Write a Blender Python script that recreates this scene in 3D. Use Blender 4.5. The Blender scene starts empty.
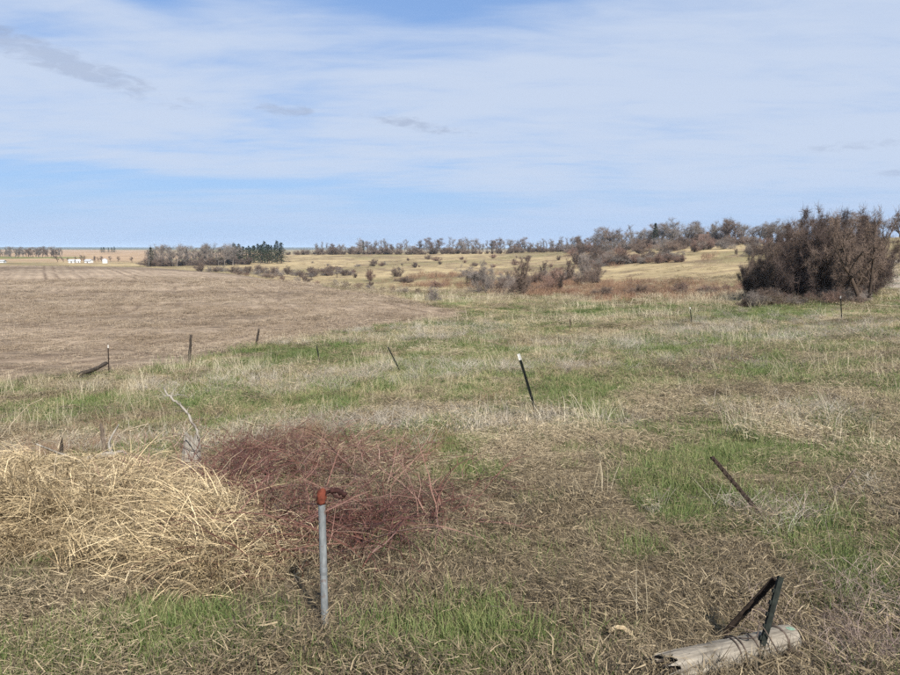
import bpy, math, random
import numpy as np
from mathutils import Vector, Matrix

R = math.radians
sc = bpy.context.scene
col = sc.collection

# ------------------------------------------------------------------ camera
F = 676.0                      # focal length in photo pixels (900 wide)
EYE = 1.7
PITCH = math.atan(89.5 / F)
cam_d = bpy.data.cameras.new('camera')
cam_d.sensor_width = 36.0
cam_d.lens = 36.0 * F / 900.0
cam_d.clip_start = 0.05
cam_d.clip_end = 40000
cam = bpy.data.objects.new('camera', cam_d)
cam.location = (0, 0, EYE)
cam.rotation_euler = (R(90) - PITCH, 0, 0)
col.objects.link(cam)
sc.camera = cam

# ------------------------------------------------------------------ sky, sun, exposure
SUN_AZ, SUN_EL = R(156), R(42)          # clockwise from +Y: behind the camera, to its right
world = bpy.data.worlds.new('World')
sc.world = world
world.use_nodes = True

class NT:
    """small helper to wire nodes"""
    def __init__(s, tree): s.t = tree; s.n = tree.nodes; s.l = tree.links
    def node(s, typ, **kw):
        n = s.n.new(typ)
        for k, v in kw.items(): setattr(n, k, v)
        return n
    def put(s, sock, v):
        if v is None: return
        if isinstance(v, bpy.types.NodeSocket): s.l.new(v, sock)
        else: sock.default_value = v
    def math(s, op, a, b=None, c=None, clamp=False):
        n = s.node('ShaderNodeMath', operation=op, use_clamp=clamp)
        s.put(n.inputs[0], a); s.put(n.inputs[1], b); s.put(n.inputs[2], c)
        return n.outputs[0]
    def vmath(s, op, a, b=None):
        n = s.node('ShaderNodeVectorMath', operation=op)
        s.put(n.inputs[0], a); s.put(n.inputs[1], b)
        return n.outputs[0]
    def mix(s, f, a, b, blend='MIX'):
        n = s.node('ShaderNodeMix', data_type='RGBA', blend_type=blend)
        s.put(n.inputs[0], f); s.put(n.inputs[6], a); s.put(n.inputs[7], b)
        return n.outputs[2]
    def smooth(s, v, a, b, lo=0.0, hi=1.0):
        n = s.node('ShaderNodeMapRange', interpolation_type='SMOOTHSTEP')
        s.put(n.inputs[0], v); s.put(n.inputs[1], a); s.put(n.inputs[2], b); s.put(n.inputs[3], lo); s.put(n.inputs[4], hi)
        return n.outputs[0]
    def ramp(s, v, stops):
        n = s.node('ShaderNodeValToRGB')
        cr = n.color_ramp
        while len(cr.elements) < len(stops): cr.elements.new(0.5)
        for e, (p, c) in zip(cr.elements, stops):
            e.position = p; e.color = (*c, 1) if len(c) == 3 else c
        s.put(n.inputs[0], v)
        return n.outputs[0]
    def noise(s, vec, scale, detail=4, rough=0.55, dist=0.0):
        n = s.node('ShaderNodeTexNoise')
        s.put(n.inputs['Vector'], vec)
        n.inputs['Scale'].default_value = scale; n.inputs['Detail'].default_value = detail
        n.inputs['Roughness'].default_value = rough; n.inputs['Distortion'].default_value = dist
        return n.outputs['Fac']

def build_world():
    t = NT(world.node_tree)
    t.n.clear()
    sky = t.node('ShaderNodeTexSky', sky_type='NISHITA', sun_disc=False)
    sky.sun_elevation = SUN_EL; sky.sun_rotation = SUN_AZ
    sky.air_density = 1.0; sky.dust_density = 0.6; sky.ozone_density = 1.6
    tc = t.node('ShaderNodeTexCoord')
    sep = t.node('ShaderNodeSeparateXYZ'); t.l.new(tc.outputs['Generated'], sep.inputs[0])
    x, y, z = sep.outputs
    el = t.math('ARCSINE', z)
    az = t.math('ARCTAN2', x, y)
    def comb(a, b, c=0.0):
        n = t.node('ShaderNodeCombineXYZ'); t.put(n.inputs[0], a); t.put(n.inputs[1], b); t.put(n.inputs[2], c); return n.outputs[0]
    # high thin veil: projected onto a flat layer, so that it runs together towards the horizon
    zz = t.math('ADD', t.math('MAXIMUM', z, 0.0), 0.10)
    u, v = t.math('DIVIDE', x, zz), t.math('DIVIDE', y, zz)
    nv = t.noise(comb(t.math('MULTIPLY', u, 0.55), t.math('MULTIPLY', v, 1.0)), 0.9, 7, 0.52, 0.6)
    nf = t.noise(comb(t.math('MULTIPLY', u, 1.0), t.math('MULTIPLY', v, 2.6), 3.0), 2.2, 6, 0.6, 0.5)
    band = t.ramp(t.math('MULTIPLY', el, 1.0 / 0.6), [(0.0, (.52,) * 3), (.10, (.50,) * 3), (.155, (.66,) * 3), (.19, (.66,) * 3),
                                                     (.27, (.66,) * 3), (.45, (.70,) * 3), (.56, (.58,) * 3), (.66, (.47,) * 3), (1.0, (.52,) * 3)])
    n1 = t.math('SUBTRACT', nv, 0.5)
    n2 = t.math('SUBTRACT', nf, 0.5)
    right = t.smooth(az, -0.10, 0.45, 0.0, 0.16)          # the veil thickens to the right
    cov = t.math('ADD', t.math('ADD', band, right), t.math('ADD', t.math('MULTIPLY', n1, 1.7), t.math('MULTIPLY', n2, 0.70)))
    def gap(px, py, hw, hh, slope, amount, c):              # where the veil is torn and blue shows
        a0 = math.atan((px - 450) / F); e0 = PITCHLESS(py)
        da = t.math('SUBTRACT', az, a0); de = t.math('SUBTRACT', t.math('SUBTRACT', el, e0), t.math('MULTIPLY', da, slope))
        d = t.math('ADD', t.math('POWER', t.math('ABSOLUTE', t.math('DIVIDE', da, hw / F)), 2.0), t.math('POWER', t.math('ABSOLUTE', t.math('DIVIDE', de, hh / F)), 2.0))
        return t.math('SUBTRACT', c, t.math('MULTIPLY', t.math('EXPONENT', t.math('MULTIPLY', d, -1.0)), amount))
    cov = gap(440, 4, 170, 30, .06, .50, cov)
    cov = gap(150, 8, 50, 16, -.3, .55, cov)
    cov = gap(240, -40, 400, 45, 0, .3, cov)
    cov = gap(230, 188, 300, 20, -.03, .26, cov)
    cov = gap(0, 205, 260, 30, 0, .12, cov)
    cov = t.smooth(cov, 0.02, 0.86)
    cov = t.math('MULTIPLY', cov, 0.90)
    skyc = t.mix(1.0, sky.outputs[0], (0.088, 0.116, 0.152, 1), 'MULTIPLY')
    skyc = t.mix(.65, skyc, (0.29, 0.46, 0.79, 1))
    c = t.mix(cov, skyc, (0.61, 0.70, 0.86, 1))
    # low grey cloud streaks
    nstreak = t.noise(comb(t.math('MULTIPLY', az, 14.0), t.math('MULTIPLY', el, 46.0), 1.0), 2.4, 6, 0.6, 0.7)
    def streak(px, py, hw, hh, slope, amount, thr, c, seedz):
        a0 = math.atan((px - 450) / F); e0 = PITCHLESS(py)
        da = t.math('SUBTRACT', az, a0); de = t.math('SUBTRACT', t.math('SUBTRACT', el, e0), t.math('MULTIPLY', da, slope))
        d = t.math('ADD', t.math('POWER', t.math('ABSOLUTE', t.math('DIVIDE', da, hw / F)), 2.0), t.math('POWER', t.math('ABSOLUTE', t.math('DIVIDE', de, hh / F)), 2.0))
        n = nstreak
        m = t.math('SUBTRACT', t.math('ADD', n, thr), t.math('MULTIPLY', d, 0.42))
        m = t.math('MULTIPLY', t.smooth(m, 0.38, 0.74), amount)
        return t.mix(m, c, (0.37, 0.44, 0.60, 1))
    c = streak(40, 76, 150, 15, -0.27, 0.5, 0.22, c, 1.0)
    c = streak(-160, 40, 160, 18, -0.2, 0.5, 0.2, c, 6.0)
    c = streak(292, 114, 44, 8, -0.05, 0.55, 0.12, c, 2.0)
    c = streak(420, 125, 90, 9, -0.16, 0.6, 0.10, c, 3.0)
    c = streak(838, 160, 60, 6, 0.02, 0.35, 0.12, c, 4.0)
    c = streak(905, 185, 40, 5, 0.0, 0.5, 0.15, c, 5.0)
    hzn = t.smooth(el, 0.0, 0.13, 0.85, 0.0)
    c = t.mix(hzn, c, (0.47, 0.62, 0.88, 1))
    bg = t.node('ShaderNodeBackground'); t.l.new(c, bg.inputs[0]); bg.inputs[1].default_value = 0.536
    out = t.node('ShaderNodeOutputWorld'); t.l.new(bg.outputs[0], out.inputs[0])

def PITCHLESS(py):             # elevation angle of photo row py (centre column)
    return math.atan((337.5 - py) / F) - PITCH
build_world()
world.cycles.sampling_method = 'MANUAL'
world.cycles.sample_map_resolution = 128

sun_d = bpy.data.lights.new('sun', 'SUN')
sun_d.energy = 5.0; sun_d.angle = R(0.6); sun_d.color = (1.0, 0.95, 0.87)
sun = bpy.data.objects.new('sun', sun_d)
to_sun = Vector((math.sin(SUN_AZ) * math.cos(SUN_EL), math.cos(SUN_AZ) * math.cos(SUN_EL), math.sin(SUN_EL)))
sun.rotation_euler = to_sun.to_track_quat('Z', 'Y').to_euler()
sun.location = to_sun * 50
col.objects.link(sun)

sc.view_settings.view_transform = 'Standard'
sc.view_settings.look = 'None'
sc.view_settings.exposure = 0.9
sc.view_settings.gamma = 1.0
sc.view_settings.use_curve_mapping = False
sc.render.engine = 'CYCLES'
sc.cycles.use_denoising = False
sc.cycles.max_bounces = 4
sc.cycles.diffuse_bounces = 1
sc.cycles.glossy_bounces = 2
sc.cycles.transmission_bounces = 3
sc.cycles.volume_bounces = 0
sc.cycles.transparent_max_bounces = 8

# ------------------------------------------------------------------ numeric helpers
def _hash(ix, iy, seed):
    h = (ix.astype(np.int64) * 374761393 + iy.astype(np.int64) * 668265263 + seed * 1274126177) & 0xffffffff
    h = ((h ^ (h >> 13)) * 1274126177) & 0xffffffff
    return ((h ^ (h >> 16)) & 0xffff) / 65535.0
def vnoise(x, y, seed=0):
    ix, iy = np.floor(x), np.floor(y)
    fx, fy = x - ix, y - iy
    fx, fy = fx * fx * (3 - 2 * fx), fy * fy * (3 - 2 * fy)
    a, b = _hash(ix, iy, seed), _hash(ix + 1, iy, seed)
    c, d = _hash(ix, iy + 1, seed), _hash(ix + 1, iy + 1, seed)
    return (a * (1 - fx) + b * fx) * (1 - fy) + (c * (1 - fx) + d * fx) * fy
def fbm(x, y, scale, octv=4, seed=0, gain=0.5):
    s, a, tot = 0, 1.0, 0
    for o in range(octv):
        s = s + a * vnoise(x / scale + 17.3 * o, y / scale - 9.1 * o, seed + o)
        tot += a; a *= gain; scale *= 0.5
    return s / tot                        # 0..1, mean .5
def sstep(v, a, b):
    t = np.clip((v - a) / (b - a), 0, 1)
    return t * t * (3 - 2 * t)

CP, SP = math.cos(PITCH), math.sin(PITCH)
def ray(px, py):
    xc, yc = (px - 450) / F, (337.5 - py) / F
    v = np.array([xc, CP + yc * SP, -SP + yc * CP])
    return v / np.linalg.norm(v)
def hpx(px, py, r):                        # metres below the eye that row py has at range r
    d = ray(px, py)
    return -d[2] / math.hypot(d[0], d[1]) * r

# ------------------------------------------------------------------ terrain
# per photo column: (range in m, photo row) or (range, None, metres below the eye)
def P(px, lst):
    return [(r, hpx(px, v, r)) if m == 'y' else (r, v) for r, m, v in lst]
near = [(0.4, 'h', 1.70), (1.6, 'h', 1.72), (2.8, 'h', 1.86)]
COLS = {
 -150: near + [(4.5,'h',2.1),(6.5,'h',2.35),(10,'h',2.9),(16,'h',3.7),(25,'h',4.45),(60,'h',4.9),(120,'h',4.7),(210,'y',264),(270,'h',6.4),(340,'h',8.6),(460,'y',262.5),(700,'y',257),(1100,'y',253),(2000,'y',250.5),(4500,'y',248.4),(6500,'y',247),(9000,'y',247.4)],
 0:    near + [(4.5,'h',2.1),(6.5,'h',2.35),(10,'h',2.9),(16,'h',3.7),(25,'h',4.5),(60,'h',4.95),(120,'h',4.75),(205,'y',264),(265,'h',6.4),(340,'h',8.6),(460,'y',262.5),(700,'y',257),(1100,'y',253),(2000,'y',250.5),(4500,'y',248.4),(6500,'y',247),(9000,'y',247.4)],
 150:  near + [(4.5,'h',2.1),(6.5,'h',2.35),(10,'h',2.9),(16,'h',3.7),(25,'h',4.55),(60,'h',4.95),(110,'h',4.75),(185,'y',265.8),(250,'h',7.4),(380,'y',267),(600,'y',258.5),(1000,'y',253),(2000,'y',250.5),(4500,'y',248.6),(6500,'y',247.3),(9000,'y',247.5)],
 225:  near + [(4.5,'h',2.1),(6.5,'h',2.35),(10,'h',2.85),(16,'h',3.6),(25,'h',4.5),(60,'h',4.95),(100,'h',4.85),(150,'y',271.5),(200,'h',7.4),(320,'y',268.5),(430,'y',262),(560,'y',256),(1000,'y',252),(2000,'y',250.5),(4500,'y',248.8),(6500,'y',247.4),(9000,'y',247.5)],
 300:  near + [(4.5,'h',2.1),(6.5,'h',2.35),(10,'h',2.8),(16,'h',3.5),(25,'h',4.4),(60,'h',4.95),(105,'y',280),(140,'h',7.0),(190,'h',9.3),(260,'y',275),(400,'y',263),(500,'y',254),(620,'h',7),(1000,'h',10),(2000,'h',9),(4500,'y',248.8),(6500,'y',247.3),(9000,'y',247.5)],
 375:  near + [(4.5,'h',2.1),(6.5,'h',2.35),(10,'h',2.8),(16,'h',3.5),(25,'h',4.3),(45,'h',4.8),(75,'y',293.5),(100,'h',6.5),(140,'h',8.4),(185,'y',282),(260,'y',272),(400,'y',260),(500,'y',252.5),(620,'h',7),(1000,'h',10),(2000,'h',9),(4500,'y',249),(6500,'y',247.6),(9000,'y',247.6)],
 450:  near + [(4.5,'h',2.08),(6.5,'h',2.32),(10,'h',2.75),(16,'h',3.5),(25,'h',4.3),(40,'h',4.75),(50,'y',314),(65,'y',301),(90,'y',293),(115,'y',288),(160,'y',280),(260,'y',268),(400,'y',257),(500,'y',252),(620,'h',6),(1000,'h',9),(2000,'h',9),(4500,'h',3),(6500,'y',247.6),(9000,'y',247.6)],
 525:  near + [(4.5,'h',2.08),(6.5,'h',2.3),(10,'h',2.72),(16,'h',3.4),(25,'h',4.1),(40,'h',4.7),(55,'y',306),(75,'y',299),(100,'y',294),(130,'y',286),(180,'y',277),(280,'y',266),(440,'y',252),(520,'y',251),(620,'h',5),(1000,'h',9),(4500,'h',3),(9000,'h',2)],
 600:  near + [(4.5,'h',2.05),(6.5,'h',2.28),(10,'h',2.7),(16,'h',3.3),(25,'h',3.95),(41,'h',4.55),(55,'y',306),(75,'y',300),(120,'y',284),(180,'y',271),(260,'y',260),(380,'y',248.5),(460,'h',0.5),(600,'h',5),(1000,'h',9),(9000,'h',3)],
 675:  near + [(4.5,'h',2.02),(6.5,'h',2.23),(10,'h',2.62),(16,'h',3.2),(25,'h',3.75),(40,'h',4.3),(50,'y',307),(68,'y',300),(90,'y',292),(140,'y',268),(165,'y',265),(230,'y',252),(300,'y',244.5),(400,'h',-1),(600,'h',5),(1000,'h',9),(9000,'h',3)],
 750:  near + [(4.5,'h',2.0),(6.5,'h',2.2),(10,'h',2.55),(16,'h',3.05),(25,'h',3.5),(36,'h',3.75),(45,'y',308),(60,'y',300),(85,'y',290),(130,'y',264),(150,'h',3.4),(220,'y',250),(280,'y',243),(400,'h',-1),(600,'h',5),(1000,'h',9),(9000,'h',3)],
 825:  near + [(4.5,'h',2.0),(6.5,'h',2.18),(10,'h',2.52),(16,'h',2.95),(25,'h',3.3),(33,'h',3.45),(45,'y',307),(58,'y',298),(85,'y',283),(120,'y',264),(200,'y',248),(260,'y',240),(400,'h',-2),(600,'h',4),(1000,'h',9),(9000,'h',3)],
 900:  near + [(4.5,'h',2.0),(6.5,'h',2.15),(10,'h',2.5),(16,'h',2.9),(25,'h',3.2),(33,'h',3.38),(48,'y',302),(62,'y',288),(85,'y',274),(110,'y',262),(180,'y',246),(260,'y',236),(400,'h',-3),(600,'h',4),(1000,'h',9),(9000,'h',3)],
 1050: near + [(4.5,'h',1.95),(6.5,'h',2.1),(10,'h',2.4),(16,'h',2.75),(25,'h',3.0),(33,'h',3.1),(48,'y',300),(62,'y',286),(85,'y',272),(110,'y',260),(180,'y',244),(260,'y',234),(400,'h',-4),(600,'h',4),(1000,'h',9),(9000,'h',3)],
}
LR = np.linspace(math.log(0.4), math.log(9000), 700)
caz, ctab = [], []
for px in sorted(COLS):
    pts = P(px, COLS[px])
    lr = np.log([p[0] for p in pts]); hh = np.array([p[1] for p in pts])
    tab = np.interp(LR, lr, hh)
    k = np.exp(-0.5 * (np.arange(-12, 13) / 4.5) ** 2); k /= k.sum()
    tab = np.convolve(np.pad(tab, 12, mode='edge'), k, mode='valid')
    caz.append(math.atan((px - 450) / F)); ctab.append(tab)
caz, ctab = np.array(caz), np.array(ctab)
AZ = np.linspace(caz[0], caz[-1], 300)
fine = np.array([np.interp(AZ, caz, ctab[:, j]) for j in range(len(LR))]).T
k = np.exp(-0.5 * (np.arange(-20, 21) / 7.0) ** 2); k /= k.sum()
fine = np.apply_along_axis(lambda c: np.convolve(np.pad(c, 20, mode='edge'), k, mode='valid'), 0, fine)

def H0(x, y):
    az = np.clip(np.arctan2(x, y), AZ[0], AZ[-1]); lr = np.clip(np.log(np.hypot(x, y) + 1e-9), LR[0], LR[-1])
    i = (az - AZ[0]) / (AZ[1] - AZ[0]); j = (lr - LR[0]) / (LR[1] - LR[0])
    i0 = np.clip(i.astype(int), 0, len(AZ) - 2); j0 = np.clip(j.astype(int), 0, len(LR) - 2)
    fi, fj = i - i0, j - j0
    h = (fine[i0, j0] * (1 - fi) + fine[i0 + 1, j0] * fi) * (1 - fj) + (fine[i0, j0 + 1] * (1 - fi) + fine[i0 + 1, j0 + 1] * fi) * fj
    return EYE - h
BUMPS = []        # (x, y, rx, ry, height): banks under heaped vegetation
def H(x, y):
    x = np.asarray(x, float); y = np.asarray(y, float)
    r = np.hypot(x, y)
    z = H0(x, y)
    a = sstep(r, 1.5, 4.0) * (1 - sstep(r, 70, 160))
    z = z + a * (0.10 * (fbm(x, y, 3.2, 3, 5) - 0.5) + 0.09 * (fbm(x, y, 0.7, 3, 9) - 0.5))
    z = z + sstep(r, 20, 80) * 0.5 * (fbm(x, y, 30, 3, 31) - 0.5) * (1 + 2 * sstep(r, 300, 900))
    for bx, by, rx, ry, hh in BUMPS:
        z = z + hh * np.exp(-((x - bx) / rx) ** 2 - ((y - by) / ry) ** 2)
    return z
def hz(x, y): return float(H(np.array([x]), np.array([y]))[0])
def G(px, py, rmax=6000):
    """where the sight line through a photo pixel meets the ground"""
    d = ray(px, py)
    t = np.exp(np.linspace(math.log(1.2), math.log(rmax), 3000))
    X, Y, Z = d[0] * t, d[1] * t, EYE + d[2] * t
    below = np.nonzero(Z - H(X, Y) < 0)[0]
    i = below[0] if len(below) else len(t) - 1
    return np.array([X[i], Y[i], hz(X[i], Y[i])])
def at_range(px, r):
    """ground point on photo column px at range r"""
    a = math.atan((px - 450) / F)
    x, y = r * math.sin(a), r * math.cos(a)
    return np.array([x, y, hz(x, y)])
def scale_at(p):               # metres per photo pixel there
    return (p[1] * CP + (EYE - p[2]) * SP) / F
BUMPS += [(-2.35, 4.9, 1.6, 0.6, 0.07), (-1.05, 5.3, 0.9, 0.6, 0.05), (-4.6, 5.0, 1.5, 0.6, 0.07)]

# ------------------------------------------------------------------ land cover
def sdist(x, y, poly):
    """signed distance to a polygon, positive inside"""
    poly = np.asarray(poly); n = len(poly)
    d2 = np.full(x.shape, 1e18); inside = np.zeros(x.shape, bool)
    for i in range(n):
        ax, ay = poly[i]; bx, by = poly[(i + 1) % n]
        ex, ey = bx - ax, by - ay
        t = np.clip(((x - ax) * ex + (y - ay) * ey) / (ex * ex + ey * ey + 1e-12), 0, 1)
        d2 = np.minimum(d2, (x - ax - t * ex) ** 2 + (y - ay - t * ey) ** 2)
        c = ((ay > y) != (by > y)) & (x < (bx - ax) * (y - ay) / (by - ay + 1e-12) + ax)
        inside ^= c
    return np.where(inside, 1, -1) * np.sqrt(d2)

field_poly = [G(px, py)[:2] for px, py in [(0, 384), (60, 376), (110, 371), (190, 361), (257, 346), (320, 335), (400, 325), (462, 317)]]
field_poly += [at_range(px, r)[:2] for px, r in [(470, 52), (440, 57), (400, 69), (350, 88), (300, 120), (225, 175), (150, 225), (0, 250), (-200, 255), (-450, 255), (-450, 27)]]
field_poly = np.array(field_poly)
road_poly = np.array([at_range(px, r)[:2] for px, r in [(884, 62), (878, 80), (872, 100), (880, 120), (905, 120), (893, 100), (900, 80), (912, 62), (960, 50), (940, 46)]])

green_blobs = []       # (x, y, rx, ry, weight) lush patches read off the photograph
for px, py, wx, wy, w in [(45, 408, 40, 9, 1.0), (15, 575, 25, 20, .7), (110, 640, 120, 38, 1.0), (240, 645, 80, 26, 1.05), (350, 656, 50, 20, .9), (470, 645, 60, 26, 1.2),
                          (30, 655, 50, 30, .5), (560, 655, 40, 20, .5), (810, 540, 80, 32, .95), (870, 545, 50, 20, .6), (820, 376, 55, 9, 1.0), (770, 372, 40, 8, .7), (450, 372, 70, 12, .8),
                          (370, 378, 30, 7, .8), (560, 388, 60, 12, .6), (590, 400, 50, 10, .6), (240, 428, 40, 10, .9), (180, 395, 60, 12, .6), (330, 350, 50, 6, .8), (640, 345, 60, 8, .7),
                          (720, 318, 60, 5, .6), (430, 345, 60, 6, .6), (655, 378, 40, 10, .6), (880, 440, 40, 14, .5), (700, 440, 60, 14, .4), (530, 330, 60, 5, .5), (600, 310, 120, 5, .35),
                          (790, 345, 50, 7, .5), (300, 395, 60, 12, .4), (480, 390, 50, 10, .5), (650, 475, 90, 18, .30), (600, 440, 80, 15, .3), (800, 462, 80, 15, .36), (710, 505, 60, 15, .26), (480, 470, 60, 14, .3), (860, 590, 40, 20, .4), (400, 610, 40, 14, .3), (10, 600, 30, 14, .6)]:
    c = G(px, py); s = scale_at(c)
    dy = abs(G(px, py - wy)[1] - c[1])
    green_blobs.append((c[0], c[1], max(wx * s, .15), max(dy, .15), w))
def green_mask(x, y):
    r = np.hypot(x, y)
    g = 0.31 * sstep(r, 7, 18) * (1 - sstep(r, 60, 120)) + 0.12
    for bx, by, rx, ry, w in green_blobs:
        g = np.maximum(g, 0) + w * np.exp(-((x - bx) / rx) ** 2 - ((y - by) / ry) ** 2)
    n = 0.7 * fbm(x, y, 1.1, 4, 77, .66) + 0.3 * fbm(x * .35, y, 4.0, 3, 71)
    return np.clip(sstep(n + 0.36 * np.clip(g, 0, 1.2), 0.60, 0.76), 0, 1)
straw_poly = np.array([G(px, py)[:2] for px, py in [(-120, 600), (0, 585), (60, 560), (130, 580), (215, 590), (285, 565), (255, 520), (215, 500), (185, 498), (150, 468), (60, 472), (0, 480), (-120, 484)]])
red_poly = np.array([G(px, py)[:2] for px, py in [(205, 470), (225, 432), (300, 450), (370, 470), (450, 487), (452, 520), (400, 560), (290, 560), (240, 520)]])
weed_poly = np.array([G(px, py)[:2] for px, py in [(-100, 470), (0, 468), (120, 455), (200, 440), (230, 425), (150, 412), (60, 420), (-100, 428)]])
brush_poly = np.array([at_range(px, r)[:2] for px, r in [(480, 100), (520, 84), (600, 66), (680, 60), (780, 56), (780, 78), (700, 92), (640, 108), (590, 135), (560, 160), (530, 150), (505, 122)]])

def cover(x, y):
    """surface colour of the land at a point, some shade painted into the near ground"""
    r = np.hypot(x, y)
    n = fbm(x, y, 6, 4, 3)[..., None]; nb = fbm(x, y, 45, 3, 8)[..., None]
    lerp = lambda a, b, t: a * (1 - t) + b * t
    A = lambda *c: np.array(c)[None]
    thatch = lerp(A(.075, .058, .038), A(.15, .115, .07), sstep(n, .35, .7))  # dark near tone: soil and rotted thatch, plus painted shade under the blades
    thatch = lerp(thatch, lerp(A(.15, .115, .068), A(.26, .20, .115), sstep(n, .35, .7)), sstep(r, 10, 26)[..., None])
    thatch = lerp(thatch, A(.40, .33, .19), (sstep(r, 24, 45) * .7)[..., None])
    green = A(.11, .135, .042)
    c = lerp(thatch, green, (green_mask(x, y) * (1 - sstep(r, 70, 140)))[..., None] * .85)
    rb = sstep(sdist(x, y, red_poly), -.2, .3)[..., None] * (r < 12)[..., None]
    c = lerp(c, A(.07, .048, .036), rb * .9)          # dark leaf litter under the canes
    past = lerp(lerp(A(.36, .28, .155), A(.225, .185, .095), sstep(nb, .40, .60)), A(.19, .135, .085), sstep(n, .48, .68) * .8)         # dormant hill pasture
    c = lerp(c, past, sstep(r, 62, 110)[..., None])
    b = sstep(sdist(x, y, brush_poly) + 10 * (n[..., 0] - .5), -3, 4)[..., None]
    c = lerp(c, lerp(A(.24, .14, .085), A(.32, .22, .13), sstep(n, .3, .7)), b * .9)
    far = sstep(r, 420, 560)[..., None] * sstep(-np.arctan2(x, y), .18, .3)[..., None]
    strip = vnoise(np.log(r) * 9, np.arctan2(x, y) * 3 + 4, 40)[..., None]
    c = lerp(c, lerp(A(.36, .25, .155), A(.17, .175, .06), sstep(strip, .62, .68)), far)
    c = lerp(c, A(.10, .10, .075), sstep(r, 2200, 3400)[..., None])
    f = sstep(sdist(x, y, field_poly) + 1.2 * (fbm(x, y, 1.5, 3, 14) - .5), -.25, .35)[..., None]
    st = fbm(x * .10 + 40, y + .02 * x, 1.6, 4, 55, .62)[..., None]
    st2 = fbm(x * .06, y + .02 * x, 9, 3, 57)[..., None]
    fc = lerp(A(.20, .152, .108), A(.335, .26, .188), sstep(.55 * st + .45 * st2, .34, .62))
    c = lerp(c, fc, f)
    rd = sstep(sdist(x, y, road_poly), -.8, .8)[..., None]
    c = lerp(c, A(.42, .36, .30), rd)
    # bare gravel shoulder of the road the picture was taken from
    sh = (1 - sstep(r, 1.4, 2.2))[..., None]
    return np.clip(lerp(c, A(.30, .26, .21), sh), 0, 1) * .80

# ------------------------------------------------------------------ materials
def new_mat(name):
    m = bpy.data.materials.new(name); m.use_nodes = True
    t = NT(m.node_tree); t.n.clear()
    out = t.node('ShaderNodeOutputMaterial')
    return m, t, out
def principled(t, out, color, rough=.8, spec=.3, normal=None, metal=0):
    b = t.node('ShaderNodeBsdfPrincipled')
    t.put(b.inputs['Base Color'], color); t.put(b.inputs['Roughness'], rough)
    b.inputs['Specular IOR Level'].default_value = spec; t.put(b.inputs['Metallic'], metal)
    if normal is not None: t.l.new(normal, b.inputs['Normal'])
    t.l.new(b.outputs[0], out.inputs[0]); return b
def bump(t, h, strength, dist):
    b = t.node('ShaderNodeBump'); b.inputs['Strength'].default_value = strength; b.inputs['Distance'].default_value = dist
    t.l.new(h, b.inputs['Height']); return b.outputs[0]
def attr(t, name, typ='GEOMETRY', out='Color'):
    return t.node('ShaderNodeAttribute', attribute_name=name, attribute_type=typ).outputs[out]

def ground_material():
    m, t, out = new_mat('land')
    geo = t.node('ShaderNodeNewGeometry')
    pos = geo.outputs['Position']
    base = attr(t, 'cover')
    fieldm = attr(t, 'field', out='Fac')
    rowc = attr(t, 'rowc', out='Fac')
    # fine mottling; in the field it is drawn out along the rows
    st = t.vmath('MULTIPLY', pos, (0.16, 1.0, 1.0))
    n1 = t.noise(pos, 9.0, 5, .65); n2 = t.noise(pos, 1.3, 5, .6); n3 = t.noise(st, 2.6, 5, .7); n4 = t.noise(pos, .16, 4, .6)
    n5 = t.noise(pos, 45, 3, .6)
    n6 = t.noise(pos, .03, 5, .6)
    v = t.math('ADD', t.math('MULTIPLY', n1, .9), t.math('ADD', t.math('MULTIPLY', n2, .6), t.math('ADD', t.math('MULTIPLY', n4, .5), t.math('MULTIPLY', n5, .5))))
    v = t.math('ADD', v, t.math('MULTIPLY', t.math('SUBTRACT', n3, .5), t.math('MULTIPLY_ADD', fieldm, 1.1, .2)))
    v = t.math('ADD', v, t.math('MULTIPLY', t.math('SUBTRACT', n6, .5), .7))
    g = t.smooth(v, .75, 1.75, .35, 1.6)
    c = t.mix(1.0, base, g, 'MULTIPLY')
    # drill rows and wheel tracks run parallel to the field's edge
    wob = t.math('ADD', rowc, t.math('MULTIPLY', t.math('SUBTRACT', n4, .5), 2.0))
    fine_ = t.math('SINE', t.math('MULTIPLY', wob, 2 * math.pi / 1.5))
    trk = t.math('PINGPONG', t.math('ADD', wob, 1.5), 6.0)
    trk = t.math('ADD', t.smooth(t.math('ABSOLUTE', t.math('SUBTRACT', trk, 1.6)), .0, .45, 1, 0), t.smooth(t.math('ABSOLUTE', t.math('SUBTRACT', trk, 3.3)), .0, .4, 1, 0))
    trk = t.math('MULTIPLY', trk, t.smooth(n4, .36, .6))
    head = t.math('ADD', t.smooth(t.math('ABSOLUTE', t.math('SUBTRACT', wob, 3.2)), .0, .6, 1, 0), t.smooth(t.math('ABSOLUTE', t.math('SUBTRACT', wob, 5.6)), .0, .6, 1, 0))
    trk = t.math('MAXIMUM', trk, t.math('MULTIPLY', head, t.smooth(n2, .30, .55)))
    dk = t.math('MULTIPLY', fieldm, t.math('ADD', t.math('MULTIPLY', trk, .62), t.math('MULTIPLY', t.math('ADD', fine_, 1.0), t.math('MULTIPLY', n2, .26))))
    c = t.mix(dk, c, (.10, .07, .05, 1))
    hgt = t.math('ADD', t.math('MULTIPLY', n2, .6), t.math('ADD', t.math('MULTIPLY', n1, .25), t.math('MULTIPLY', n3, fieldm)))
    principled(t, out, c, .95, .1, bump(t, hgt, .9, .12))
    return m

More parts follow.
